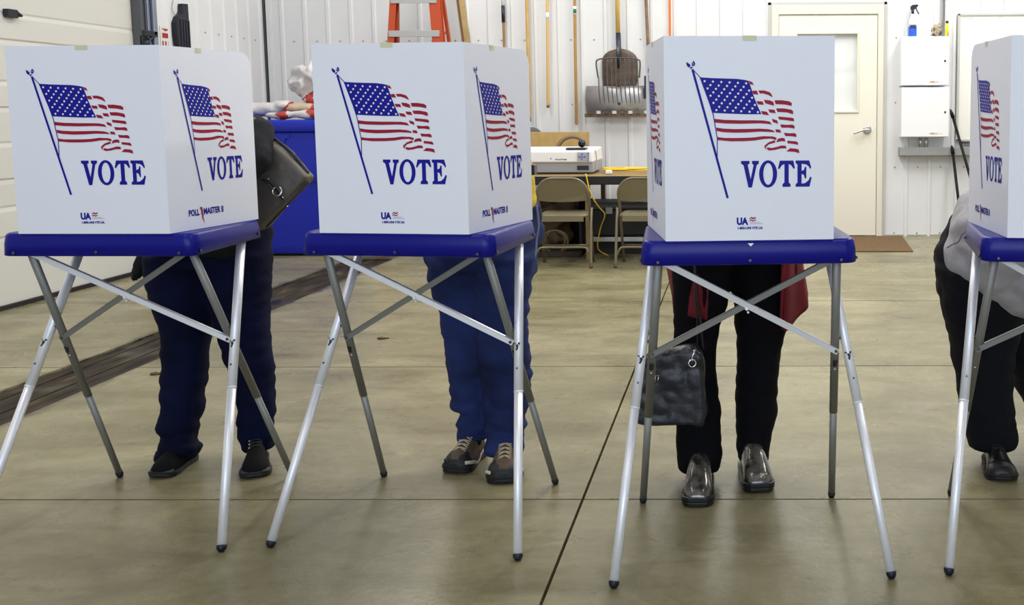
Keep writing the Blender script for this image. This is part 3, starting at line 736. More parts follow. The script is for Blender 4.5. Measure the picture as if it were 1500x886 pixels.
def person(label, base, J, hair_col, hair_style, sk=SKIN):
    """J: joints in world space; builds the continuous skin body, eyes and hair"""
    bm = bm_()
    V = lambda k: Vector(J[k])
    lat = (V('shR')-V('shL')).normalized()
    tor = [V('pelvis'), V('pelvis').lerp(V('chest'), .5), V('chest'), V('neck')]
    F = frames(tor, None)
    rings = []
    for p, (t, a, b), rx, ry in zip(tor, F, (.12, .11, .14, .06), (.075, .08, .09, .055)):
        x = (lat-t*lat.dot(t)).normalized(); y = t.cross(x); rings.append(ell(p, x*rx, y*ry, 18))
    loft(bm, rings)
    limb(bm, [V('chest')+(V('neck')-V('chest'))*.6, V('neck'), V('head')-Vector(J['up']).normalized()*.05], [.075, .058, .055])
    for k in 'LR':
        s_ = -1 if k == 'L' else 1
        limb(bm, [V('neck').lerp(V('sh'+k), .35), V('sh'+k)], [.05, .055])
        limb(bm, [V('sh'+k), V('sh'+k).lerp(V('el'+k), .5), V('el'+k), V('el'+k).lerp(V('wr'+k), .4), V('wr'+k)], [.052, .045, .037, .037, .024])
        make_hand(bm, V('wr'+k), V('hd'+k), (0, 0, -1) if abs(Vector(J['hd'+k]).normalized().z) < .8 else (0, -1, 0), -s_)
        limb(bm, [V('hip'+k), V('hip'+k).lerp(V('kn'+k), .5), V('kn'+k), V('kn'+k).lerp(V('an'+k), .35), V('an'+k)], [.07, .056, .040, .034, .026])
        limb(bm, [V('an'+k), V('an'+k)+Vector((0, 0, -.035)), V('toe'+k)], [.028, .024, .016])
    P, R = make_head(bm, V('head'), J['face'], J['up'])
    me = remesh(bm, .0065, 3)
    o = obj('person', me, [sk])
    loc = Vector(base)
    o['label'] = label; o['category'] = 'person'; o.location = loc; me.transform(Matrix.Translation(-loc))
    bpy.context.view_layer.update()
    for sx in (-1, 1):
        b2 = bm_(); c = P(sx*.031, .079, .003); ball(b2, c, .0125, n=12, m=8, mi=0); ball(b2, c+R@Vector((0, .0075, -.001)), .0065, n=10, m=8, mi=1)
        obj('eye', b2, [mat('eye_white', (.8, .78, .75), .2), mat('iris_brown', (.05, .03, .015), .2)], o)
    b2 = bm_()
    hp = [(-.02, .068, .040, -.050), (.01, .079, .075, -.036), (.04, .083, .098, -.026), (.07, .079, .098, -.020), (.095, .062, .078, -.018), (.112, .038, .048, -.016), (.12, .008, .01, -.016)]
    loft(b2, [ell(P(0, y0, z), R@Vector((a, 0, 0)), R@Vector((0, b, 0)), 20, 2.2) for z, a, b, y0 in hp])
    if hair_style == 'long':
        for x, y in ((-.06, -.03), (-.04, -.07), (0, -.085), (.04, -.07), (.06, -.03)):
            tube(b2, [P(x, y, .05), P(x*1.25, y-.01, -.02), P(x*1.2, y-.01, -.09)], [.035, .036, .022], 10, round_ends=True)
    else: ball(b2, P(0, -.052, -.015), (.058, .045, .055), R)
    hm = remesh(b2, .006, 2, fold((40, 40, 12), .0025))
    obj('hair', hm, mat('hair_'+hair_style+str(int(hair_col[0]*1000)), hair_col, .5, var=.3, vscale=60), o)
    return o
def garment(name, bm, m, parent, voxel=.011, smooth=4, wr=None, label=None):
    return obj(name, remesh(bm, voxel, smooth, wr), m, parent, label=label)
def legloft(bm, rows, y, flat=.92):
    """rows: (z, x_left, x_right) with optional depth shift"""
    rings = []
    for r in rows:
        z, x0, x1 = r[:3]; dy = r[3] if len(r) > 3 else 0
        rx = (x1-x0)/2; rings.append(ell((((x0+x1)/2), y+dy, z), (rx, 0, 0), (0, max(rx*flat, .05), 0), 20, 2.2))
    loft(bm, rings)
def pxrows(rows, y):
    out = []
    for r in rows:
        a = W(r[1], r[0], y); b = W(r[2], r[0], y); out.append(((a.z+b.z)/2, a.x, b.x)+tuple(r[3:]))
    return out
def torso(bm, secs, lat=Vector((1, 0, 0))):
    """secs: (centre, half width, half depth) along the spine"""
    C = [Vector(s_[0]) for s_ in secs]; F = frames(C); rings = []
    for c, (t, a, b), s_ in zip(C, F, secs):
        x = (lat-t*lat.dot(t)).normalized(); y = t.cross(x); rings.append(ell(c, x*s_[1], y*s_[2], 24, 2.3))
    loft(bm, rings)
    return rings

def thighs(bm, J):
    for k in 'LR':
        h, q = Vector(J['hip'+k]), Vector(J['kn'+k])
        limb(bm, [h+Vector((0, .01, .02)), h.lerp(q, .5), q], [.092, .074, .052])
    limb(bm, [J['hipL'], J['hipR']], [.105, .105])

# person at the leftmost booth: dark jacket, dark jeans, black trainers
LY = 3.45
def std(xc, hipz, py, nk, hd, sh=.17, **k):
    J = dict(pelvis=(xc, py, hipz), chest=(xc, (py+nk[1])/2+.02, (hipz+nk[2])/2+.06), neck=nk, head=hd, shL=(nk[0]-sh, nk[1]+.05, nk[2]-.05), shR=(nk[0]+sh, nk[1]+.05, nk[2]-.05),
             hipL=(xc-.09, py, hipz-.04), hipR=(xc+.09, py, hipz-.04), face=(0, -.75, -.66), up=(0, -.5, .86))
    J.update(k); return J
J = std(-1.84, .86, 3.47, (-1.79, 3.30, 1.22), (-1.79, 3.19, 1.305), .155,
        elL=(-1.98, 3.27, 1.00), elR=(-1.585, 3.25, 1.09), wrL=(-1.90, 3.08, .935), wrR=(-1.72, 3.07, .935), hdL=(.35, -1, -.05), hdR=(-.25, -1, -.05),
        knL=tuple(W(273, 520, LY)), knR=tuple(W(362, 520, LY)), anL=foot('p1', 0, .26, .10), anR=foot('p1', 1, .26, .10), toeL=foot('p1', 0, .5, .045), toeR=foot('p1', 1, .5, .045))
p1 = person('person in a dark jacket, dark bootcut jeans and black trainers at the leftmost booth', (-1.78, 3.42, 0), J, (.05, .03, .018), 'long')
bm = bm_()
legloft(bm, pxrows([(667, 246, 292, -.035), (660, 243, 298, -.035), (652, 241, 301, -.035), (640, 245, 294, -.035), (618, 243, 297, -.03), (600, 243, 299, -.02), (560, 242, 301, -.01), (520, 241, 303), (482, 239, 307), (450, 231, 309), (420, 222, 309), (395, 218, 311), (370, 215, 314)], LY), LY, 1.05)
legloft(bm, pxrows([(660, 360, 397), (652, 358, 402), (640, 350, 402), (622, 347, 400), (600, 350, 402), (560, 343, 402), (520, 330, 397), (482, 319, 394), (450, 310, 393), (420, 305, 394), (395, 303, 396), (370, 302, 397)], LY), LY)
torso(bm, [((-1.845, 3.45, .70), .195, .12), ((-1.845, 3.46, .80), .195, .135), ((-1.84, 3.46, .90), .17, .12)])
JEAN = mat('dark_indigo_denim', (.0025, .0045, .026), .85, spec=.15, var=.5, vscale=5, bump=.25, bscale=260)
thighs(bm, J)
tr = garment('trousers', bm, JEAN, p1, wr=fold((6, 6, 19), .005, 3, True))
bm = bm_()
torso(bm, [((-1.865, 3.46, .755), .20, .15), ((-1.86, 3.46, .82), .195, .155), ((-1.83, 3.45, .92), .175, .14), ((-1.79, 3.42, 1.05), .18, .14), ((-1.79, 3.37, 1.15), .175, .12), ((-1.79, 3.33, 1.22), .10, .08)])
for k in 'LR':
    limb(bm, [Vector(J['sh'+k]).lerp(Vector(J['neck']), .5), J['sh'+k]], [.07, .07]); limb(bm, [J['sh'+k], Vector(J['sh'+k]).lerp(Vector(J['el'+k]), .5), J['el'+k], Vector(J['el'+k]).lerp(Vector(J['wr'+k]), .5), Vector(J['el'+k]).lerp(Vector(J['wr'+k]), .93)], [.072, .064, .058, .05, .040])
DARKJ = mat('charcoal_jacket', (.010, .011, .014), .8, bump=.2, bscale=120, spec=.2)
garment('jacket', bm, DARKJ, p1, wr=fold((10, 10, 18), .006, 9))
bm = bm_(); a = W(205, 385, 3.47)
tube(bm, smooth_path([W(212, 372, 3.47), W(205, 388, 3.47), W(201, 400, 3.46), W(196, 409, 3.46)]), [.022]*8+[.020]*6+[.012]*4+[.006], 8, round_ends=True)
tube(bm, smooth_path([W(208, 380, 3.46), W(203, 395, 3.455), W(203, 405, 3.455)]), .008, 8, round_ends=True)
obj('jacket_tie', bm, DARKJ, p1, label='loose dark end hanging beside the left hip')
def g2(px, py): p = W(px, py, 3); r = p-CO; t = -CO.z/r.z; q = CO+r*t; return (q.x, q.y)
make_shoe(p1, *FEET['p1'][0], 'sneaker', .088)
make_shoe(p1, *FEET['p1'][1], 'sneaker', .096)

# person in blue jeans and a yellow shirt
J = std(-.885, .88, 3.50, (-.90, 3.27, 1.20), (-.90, 3.15, 1.295), .125,
        elL=(-1.09, 3.24, .99), elR=(-.775, 3.22, .99), wrL=(-1.00, 3.04, .935), wrR=(-.83, 3.04, .935), hdL=(.3, -1, -.05), hdR=(-.25, -1, -.05),
        knL=tuple(W(685, 520, 3.45)), knR=tuple(W(740, 520, 3.40)), anL=foot('p2', 0, .26, .10), anR=foot('p2', 1, .26, .10), toeL=foot('p2', 0, .5, .045), toeR=foot('p2', 1, .5, .045))
p2 = person('person in faded blue jeans, yellow shirt and brown hiking shoes at the second booth', (-.87, 3.42, 0), J, (.10, .07, .045), 'short')
bm = bm_()
legloft(bm, pxrows([(644, 676, 712), (636, 672, 713), (628, 667, 713), (618, 665, 714), (608, 674, 714), (592, 662, 714), (560, 657, 716), (520, 652, 718), (480, 648, 719), (450, 643, 716), (420, 633, 712), (395, 627, 710), (370, 622, 712)], 3.45), 3.45)
legloft(bm, pxrows([(658, 714, 764), (648, 711, 765), (636, 709, 768), (624, 709, 772), (612, 711, 768), (596, 709, 775), (560, 707, 778), (520, 702, 777), (480, 698, 774), (450, 694, 773), (420, 692, 779), (395, 690, 784), (370, 690, 787)], 3.40), 3.40)
torso(bm, [((-.89, 3.44, .68), .19, .14), ((-.89, 3.46, .80), .19, .15), ((-.89, 3.46, .92), .188, .14)])
BJ = mat('mid_blue_denim', (.016, .028, .115), .85, spec=.25, var=.55, vscale=4, bump=.3, bscale=260)
thighs(bm, J)
garment('trousers', bm, BJ, p2, wr=fold((7, 7, 17), .008, 20, True))
bm = bm_(); tube(bm, smooth_path([W(786, 300, 3.40), W(789, 330, 3.40), W(786, 350, 3.40), W(784, 372, 3.39), W(776, 398, 3.38)]), .004, 6); obj('side_seam', bm, mat('denim_seam_pale', (.20, .24, .38), .8), p2, label='pale worn side seam of the jeans')
bm = bm_()
torso(bm, [((-.885, 3.46, .90), .184, .14), ((-.887, 3.44, 1.00), .183, .14), ((-.890, 3.40, 1.10), .178, .12), ((-.89, 3.31, 1.20), .09, .07)])
for k in 'LR':
    limb(bm, [Vector(J['sh'+k]).lerp(Vector(J['neck']), .5), J['sh'+k]], [.065, .07]); limb(bm, [J['sh'+k], Vector(J['sh'+k]).lerp(Vector(J['el'+k]), .5), J['el'+k]], [.07, .062, .055])
garment('shirt', bm, mat('yellow_knit', (.72, .52, .02), .7, bump=.2, bscale=150), p2, wr=fold((10, 10, 18), .005, 31))
a = W(782, 245, 3.40)
t = obj('belt_pouch', (lambda b: (box(b, (a.x+.002, a.y-.05, a.z-.005), (.03, .05, .035)), ball(b, (a.x-.004, a.y-.082, a.z+.012), .009, mi=1), b)[-1])(bm_()), [mat('black_plastic', (.01, .01, .01), .35), mat('red_plastic', (.6, .01, .02), .3)], p2, bevel=.004, label='small black clip with a red button')
make_shoe(p2, *FEET['p2'][0], 'hiking', .102)
make_shoe(p2, *FEET['p2'][1], 'hiking', .116)

# person in black trousers, dark red jacket and patent clogs
J = std(.0, .86, 3.37, (0, 3.16, 1.20), (.0, 3.03, 1.29), .155,
        elL=(-.19, 3.13, .99), elR=(.19, 3.13, .99), wrL=(-.10, 2.92, .935), wrR=(.09, 2.90, .935), hdL=(.3, -1, -.05), hdR=(-.25, -1, -.05),
        knL=tuple(W(1019, 520, 3.24)), knR=tuple(W(1111, 520, 3.33)), anL=foot('p3', 0, .26, .10), anR=foot('p3', 1, .26, .10), toeL=foot('p3', 0, .5, .045), toeR=foot('p3', 1, .5, .045))
p3 = person('person in black trousers, dark red jacket and shiny pewter clogs', (0, 3.3, 0), J, (.22, .20, .18), 'long')
bm = bm_()
legloft(bm, pxrows([(688, 993, 1056), (680, 991, 1057), (650, 990, 1058), (600, 989, 1056), (560, 988, 1051), (520, 987, 1050), (480, 986, 1055), (450, 985, 1065), (425, 985, 1071), (400, 983, 1072), (370, 983, 1076)], 3.24), 3.24)
legloft(bm, pxrows([(677, 1082, 1125), (665, 1080, 1127), (640, 1078, 1131), (600, 1076, 1138), (560, 1077, 1140), (520, 1079, 1144), (490, 1078, 1150), (460, 1076, 1163), (430, 1073, 1166), (400, 1070, 1168), (370, 1066, 1168)], 3.33), 3.33)
torso(bm, [((.01, 3.33, .72), .19, .13), ((.01, 3.37, .82), .19, .14), ((.0, 3.38, .90), .17, .12)])
BLK = mat('black_wool_trousers', (.003, .003, .005), .85, bump=.15, bscale=200, spec=.15)
thighs(bm, J)
garment('trousers', bm, BLK, p3, wr=fold((8, 8, 16), .004, 40))
bm = bm_()
torso(bm, [((.0, 3.37, .80), .205, .16), ((.0, 3.37, .92), .185, .145), ((.0, 3.32, 1.05), .18, .14), ((.0, 3.24, 1.14), .17, .12), ((.0, 3.19, 1.20), .09, .07)])
for k in 'LR':
    limb(bm, [Vector(J['sh'+k]).lerp(Vector(J['neck']), .5), J['sh'+k]], [.065, .07]); limb(bm, [J['sh'+k], Vector(J['sh'+k]).lerp(Vector(J['el'+k]), .5), J['el'+k], Vector(J['el'+k]).lerp(Vector(J['wr'+k]), .9)], [.07, .062, .055, .04])
RED = mat('dark_red_fleece', (.16, .004, .012), .85, var=.25, vscale=8, bump=.2, bscale=80)
garment('jacket', bm, RED, p3, wr=fold((10, 10, 18), .005, 50))
def flap(pts_top, pts_bot, y0, yd, nm):
    """a hanging open jacket front: cloth with folds and thickness"""
    n, mrow = 14, 12; bm = bm_(); G = []
    for j in range(mrow+1):
        row = []
        for i in range(n+1):
            t = i/n; k = t*(len(pts_top)-1); a = int(min(k, len(pts_top)-2)); f = k-a
            T = Vector(pts_top[a]).lerp(Vector(pts_top[a+1]), f); B = Vector(pts_bot[a]).lerp(Vector(pts_bot[a+1]), f)
            q = T.lerp(B, j/mrow); row.append(bm.verts.new(q+Vector((0, .014*sin(t*15)*(.3+j/mrow), 0))))
        G.append(row)
    for j in range(mrow):
        for i in range(n): f = bm.faces.new((G[j][i], G[j][i+1], G[j+1][i+1], G[j+1][i])); f.smooth = True
    o = obj(nm, bm, RED, p3); sm = o.modifiers.new('s', 'SOLIDIFY'); sm.thickness = .006
    return o
flap([W(975, 372, 3.40), W(985, 372, 3.26), W(1015, 372, 3.17), W(1042, 372, 3.16)], [W(985, 425, 3.40), W(990, 462, 3.27), W(1012, 462, 3.16), W(1036, 470, 3.14)], 0, 0, 'jacket_front')
flap([W(1145, 372, 3.18), W(1155, 372, 3.22), W(1170, 372, 3.34), W(1172, 372, 3.44)], [W(1142, 478, 3.20), W(1150, 484, 3.25), W(1181, 452, 3.36), W(1182, 432, 3.46)], 0, 0, 'jacket_front')
make_shoe(p3, *FEET['p3'][0], 'clog', .098, .95)
make_shoe(p3, *FEET['p3'][1], 'clog', .100, .95)

# person bent over at the right edge
J = dict(pelvis=(.93, 3.47, .72), chest=(1.12, 3.36, .90), neck=(1.26, 3.26, 1.04), head=(1.33, 3.16, 1.12), shL=(1.16, 3.15, .98), shR=(1.24, 3.42, 1.0),
         hipL=(.88, 3.38, .68), hipR=(.93, 3.55, .68), face=(.35, -.75, -.55), up=(.2, -.45, .87), elL=(1.14, 3.08, .93), elR=(1.30, 3.20, .93), wrL=(1.10, 2.90, .935), wrR=(1.18, 2.98, .935),
         hdL=(-.2, -1, -.05), hdR=(-.35, -1, -.05), knL=tuple(W(1440, 520, 3.42)), knR=tuple(W(1518, 520, 3.58)), anL=foot('p4', 0, .26, .10), anR=foot('p4', 1, .26, .10), toeL=foot('p4', 0, .5, .045), toeR=foot('p4', 1, .5, .045))
p4 = person('person in a grey sweatshirt and black trousers bent over the booth at the right edge', (.95, 3.45, 0), J, (.30, .28, .26), 'short')
bm = bm_()
legloft(bm, pxrows([(656, 1419, 1487), (645, 1416, 1491), (630, 1414, 1490), (600, 1408, 1486), (560, 1401, 1482), (520, 1394, 1487), (480, 1386, 1496), (450, 1379, 1502), (420, 1374, 1506), (390, 1371, 1500)], 3.42), 3.42)
legloft(bm, pxrows([(655, 1520, 1590), (630, 1516, 1590), (600, 1505, 1580), (560, 1484, 1570), (520, 1470, 1560), (480, 1450, 1550), (440, 1440, 1530), (400, 1430, 1500)], 3.58), 3.58)
torso(bm, [(tuple(W(1438, 425, 3.45)), .15, .155), (tuple(W(1434, 375, 3.46)), .15, .158), (tuple(W(1444, 335, 3.46)), .125, .13), (tuple(W(1462, 310, 3.46)), .09, .09)], Vector((.1, 1, 0)))
thighs(bm, J)
garment('trousers', bm, mat('black_twill_trousers', (.004, .005, .009), .8, bump=.15, bscale=200, spec=.2), p4, wr=fold((8, 8, 16), .005, 60))
bm = bm_()
k_ = 3.38/FPX
ball(bm, W(1476, 358, 3.38), (91*k_, .19, 103*k_), n=24, m=16); ball(bm, W(1530, 350, 3.36), (112*k_, .19, 118*k_), n=24, m=16)
torso(bm, [((.98, 3.38, .80), .18, .19), ((1.06, 3.36, .86), .18, .18), ((1.16, 3.31, .95), .17, .14), ((1.23, 3.27, 1.01), .09, .08)], Vector((-.35, .9, 0)))
for k in 'LR':
    limb(bm, [Vector(J['sh'+k]).lerp(Vector(J['neck']), .5), J['sh'+k]], [.07, .075]); limb(bm, [J['sh'+k], Vector(J['sh'+k]).lerp(Vector(J['el'+k]), .5), J['el'+k], Vector(J['el'+k]).lerp(Vector(J['wr'+k]), .9)], [.075, .066, .058, .042])
garment('sweatshirt', bm, mat('grey_sweatshirt', (.40, .39, .42), .85, var=.12, vscale=20, bump=.2, bscale=140), p4, wr=fold((7, 7, 12), .012, 70))
bm = bm_(); tube(bm, smooth_path([W(1387, 363, 3.30), W(1395, 358, 3.235), W(1404, 354, 3.205), (W(1409, 344, 3.20)), W(1416, 338, 3.20)]), .0022, 6); obj('seam', bm, mat('seam_grey', (.12, .12, .15), .8), p4)
make_shoe(p4, *FEET['p4'][0], 'plain', .105)
make_shoe(p4, *FEET['p4'][1], 'plain', .105)

for p_, k in ((p1, 'p1'), (p2, 'p2'), (p3, 'p3'), (p4, 'p4')):
    for i in (0, 1):
        a = foot(k, i, .26, 0)
        bm = bm_(); tube(bm, [(a[0], a[1]+.005, .15), (a[0], a[1], .10), (a[0], a[1]-.012, .06)], [.034, .034, .032], 12, round_ends=True)
        obj('sock', bm, mat('black_sock', (.006, .006, .007), .9, spec=.1), p_)

# ------------------------------------------------------------------ bags carried by people
SIL = mat('polished_silver', (.75, .75, .76), .15, 1.)
GLT = mat('grey_leather', (.105, .092, .078), .6, var=.25, vscale=9, bump=.25, bscale=60)
def slab_bag(quad, y0, thick, voxel=.008, amp=.004, seed=1., p=1.):
    """a soft bag from its outline, bulged front and back"""
    bm = bm_(); c = sum((Vector(q) for q in quad), Vector())/len(quad); rings = []
    for h, sc_ in ((-.5, .90), (-.42, .965), (-.2, 1.), (.2, 1.), (.42, .965), (.5, .90)):
        r = []
        for q in quad: v = c+(Vector(q)-c)*sc_; r.append((v.x, y0+h*thick, v.z))
        rings.append(r)
    loft(bm, rings); return remesh(bm, voxel, 3, fold((14, 14, 14), amp, seed))
Y = 3.36
q = [W(392, 198, Y), W(425, 222, Y), W(456, 258, Y), W(454, 266, Y), W(420, 300, Y), W(388, 334, Y), W(366, 345, Y), W(352, 300, Y), W(350, 240, Y), W(370, 196, Y)]
b1 = obj('shoulder_bag', slab_bag(q, Y, .085, .006, .003), GLT); tag(b1, 'dark grey leather shoulder bag tucked under the arm at the leftmost booth', 'bag')
bm = bm_(); tube(bm, smooth_path([W(396, 199, Y), W(426, 222, Y-.01), W(452, 254, Y)]), .006, 6); tube(bm, smooth_path([W(453, 266, Y-.02), W(421, 300, Y-.03), W(390, 333, Y-.03)]), .004, 6); obj('piping', bm, mat('bag_trim_dark', (.02, .018, .016), .4), b1)
bm = bm_(); tube(bm, smooth_path([W(384, 262, Y-.05), W(395, 270, Y-.055), W(406, 282, Y-.055), W(414, 296, Y-.05)]), .012, 8, up=(0, 1, 0), r2=.003); obj('strap_tab', bm, mat('bag_trim_dark', (.02, .018, .016), .4), b1)
bm = bm_(); c = W(406, 280, Y-.064); tor(bm, c, (0, -1, .2), .015, .0032, 24, 8); 
obj('ring', bm, SIL, b1, label='silver ring on the bag flap')
for px, py in ((389, 266), (393, 262), (414, 289), (421, 302)):
    bm = bm_(); ball(bm, W(px, py, Y-.055), .0035, n=8, m=6); obj('stud', bm, SIL, b1)
bm = bm_(); tube(bm, smooth_path([W(393, 200, Y), W(388, 186, Y-.01), W(378, 178, Y-.03), W(360, 172, Y-.05), W(345, 190, Y-.02), W(352, 236, Y)]), .010, 8, up=(0, 1, 0), r2=.004); obj('strap', bm, GLT, b1)
Y = 3.10
q = [W(940, 526, Y), W(955, 516, Y), W(990, 512, Y), W(1020, 505, Y), W(1030, 515, Y), W(1032, 560, Y), W(1036, 605, Y), W(1030, 624, Y), W(985, 623, Y), W(935, 623, Y), (W(926, 612, Y)), W(930, 570, Y)]
NBAG = mat('black_leather_bag', (.016, .017, .024), .36, bump=.35, bscale=30)
b2 = obj('handbag', slab_bag(q, Y+.02, .085, .006, .005, 4.), NBAG); tag(b2, 'black leather handbag hanging beside the black-trousered legs', 'bag')
bm = bm_(); tube(bm, smooth_path([W(1022, 512, Y), W(1021, 470, Y-.01), W(1018, 430, Y-.01), W(1017, 385, Y), (W(1014, 340, Y+.02))]), .006, 6, up=(0, 1, 0), r2=.002); tube(bm, smooth_path([W(1030, 512, Y+.03), W(1026, 470, Y+.02), W(1020, 430, Y+.01), (W(1016, 340, Y+.03))]), .005, 6); obj('strap', bm, mat('strap_black', (.008, .008, .009), .4), b2)
bm = bm_(); tube(bm, smooth_path([W(1019, 512, Y-.03), W(1015, 520, Y-.035), W(1014, 526, Y-.035)]), .003, 6); tor(bm, W(1014, 532, Y-.035), (.2, -1, 0), .0115, .0025, 20, 8); ball(bm, W(1017, 514, Y-.035), .005, n=8, m=6); obj('ring_charm', bm, SIL, b2, label='silver ring charm on a short chain')
bm = bm_(); tor(bm, W(962, 554, Y-.03), (1, -.4, 0), .012, .0025, 18, 6); obj('ring', bm, SIL, b2)

# ------------------------------------------------------------------ along the back wall
def rough_bag(name, blobs, mats, label, cat, seed, amp=.02, red=None, group=None):
    bm = bm_()
    for c, r in blobs: ball(bm, c, r, n=20, m=12)
    me = remesh(bm, .016, 3, lambda c: amp*(.35-abs(noise.noise(c*8+Vector((seed, 0, 0))))*2.2)+amp*.5*(.3-abs(noise.noise(c*17))))
    o = obj(name, me, mats)
    for p in me.polygons:
        v = p.center
        if red and red(v): p.material_index = 1
    return tag(o, label, cat, group)
BIN = mat('bin_blue', (.010, .022, .42), .38, spec=.4)
t = thing('wheeled_bin', 'large blue plastic bin against the left corner under the salt sacks', 'bin', (-3.95, 8.85, 0))
bm = bm_(); zt = 1.19
def rc(hx, hy, z, cx=-3.95, cy=8.85, r=.06):
    out = []
    for (sx, sy, a) in ((1, -1, -90), (1, 1, 0), (-1, 1, 90), (-1, -1, 180)):
        for k in range(5): q = radians(a+90*k/4); out.append((cx+sx*(hx-r)+r*cos(q), cy+sy*(hy-r)+r*sin(q), z))
    return out
loft(bm, [rc(.40, .22, .02), rc(.42, .235, .10), rc(.455, .255, 1.07), rc(.455, .255, 1.09)], True)
obj('body', bm, BIN, t, bevel=.01)
bm = bm_(); loft(bm, [rc(.475, .275, 1.09), rc(.485, .285, 1.10), rc(.485, .285, 1.165), rc(.475, .275, 1.19), rc(.44, .24, 1.195)], True); obj('rim', bm, BIN, t)
for x in (-3.99, -3.60):
    bm = bm_(); prism(bm, [(-.015, 0), (.025, 0), (.10, .32), (.14, .33), (.14, .36), (.07, .36)], lambda u, v, h: (x+u-.02, 8.60-h, .71+v), .018); obj('rib', bm, BIN, t, bevel=.004)
bm = bm_(); box2(bm, (-4.3, 8.575, .66), (-3.55, 8.60, .69)); obj('groove_band', bm, mat('bin_blue_dark', (.006, .012, .22), .5), t)
for x in (-4.25, -3.65):
    bm = bm_(); tube(bm, [(x-.03, 8.66, .05), (x+.03, 8.66, .05)], .05, 16, up=(0, 0, 1)); obj('wheel', bm, RUB, t)
SACK = mat('sack_white', (.62, .60, .60), .45, bump=.2, bscale=30); SRED = mat('sack_red', (.42, .04, .03), .5); STAN = mat('sack_tan', (.55, .42, .30), .5)
stripe = lambda a, b, w, ph: (lambda v: (sin(v.x*a+v.z*b+ph) > w))
def sk(px, py, y): return tuple(W(px, py, y))
rough_bag('salt_sack', [(sk(392, 160, 8.88), (.20, .11, .065)), (sk(372, 160, 8.88), (.20, .11, .06)), (sk(415, 155, 8.88), (.10, .10, .05))], [SACK, SRED, STAN], 'flat white salt sack lying on the left of the blue bin', 'sack', 3, .014, lambda v: v.x > -3.98 and sin(v.x*30+v.z*20) > .1)
rough_bag('salt_sack', [(sk(415, 169, 8.69), (.16, .07, .035)), (sk(455, 168, 8.69), (.22, .08, .04)), (sk(500, 168, 8.69), (.2, .08, .04))], [SACK, SRED], 'thin white and red sack lying along the front rim of the blue bin', 'sack', 8, .012, stripe(22, 19, .5, 2.2))
rough_bag('salt_sack', [(sk(435, 158, 8.83), (.13, .07, .045)), (sk(450, 158, 8.83), (.13, .07, .04))], [STAN, SRED], 'tan and red salt sack in the middle of the sack pile on the blue bin', 'sack', 12, .012, stripe(17, -9, .25, .4))
rough_bag('salt_sack', [(sk(456, 145, 8.98), (.06, .07, .12)), (sk(470, 150, 8.98), (.10, .08, .08)), (sk(446, 124, 8.98), (.135, .11, .10)), (sk(462, 112, 8.98), (.15, .11, .13)), (sk(440, 108, 8.98), (.07, .08, .07))], [SACK, SRED], 'crumpled white sack standing upright on top of the sack pile', 'sack', 21, .05, lambda v: (v.z < 1.42 and sin(v.x*45+v.z*12) > .2) or abs(v.z-1.47-(v.x+3.75)*.7) < .012)

# left wall bits
bm = bm_(); box2(bm, (XL+.002, 8.085, 1.60), (XL+.006, 8.235, 1.96))
wl = obj('warning_sticker', bm, mat('sticker_white', (.70, .68, .66), .5)); tag(wl, 'narrow white sticker with dark red bars on the left wall beside the door track', 'sticker')
bm = bm_()
for y in (8.115, 8.155, 8.20): box2(bm, (XL+.006, y-.009, 1.60), (XL+.0075, y+.009, 1.84))
box2(bm, (XL+.006, 8.11, 1.865), (XL+.0075, 8.20, 1.905)); prism(bm, [(8.10, 1.94), (8.22, 1.94), (8.16, 1.92)], lambda u, v, h: (XL+.006+h, u, v), .0015)
obj('sticker_print', bm, mat('sticker_red', (.35, .02, .025), .5), wl)
bm = bm_(); prism(bm, [(8.27, 1.45), (8.27, 1.80), (8.255, 1.90), (8.255, 2.0), (8.29, 2.05), (8.34, 2.08), (8.36, 2.10), (8.37, 2.165), (8.44, 2.17), (8.45, 1.45)], lambda u, v, h: (XL+.003+h, u, v), .05)
o = obj('opener_box', bm, mat('black_plastic_dark', (.006, .007, .014), .5), bevel=.006); tag(o, 'black stepped plastic box mounted on the left wall', 'control box')
bm = bm_()
for y in (8.31, 8.35, 8.39, 8.43): box2(bm, (XL+.053, y-.006, 1.46), (XL+.058, y+.006, 2.03))
obj('rib', bm, mat('black_plastic_rib', (.012, .013, .03), .4), o)
bm = bm_(); tube(bm, smooth_path([(XL+.02, 8.30, 2.055), (XL+.01, 8.27, 2.12), (XL+.012, 8.34, 2.3), (XL+.01, 8.42, 2.6)]), .003, 6); obj('wire', bm, mat('wire_grey', (.3, .3, .3), .5), o)

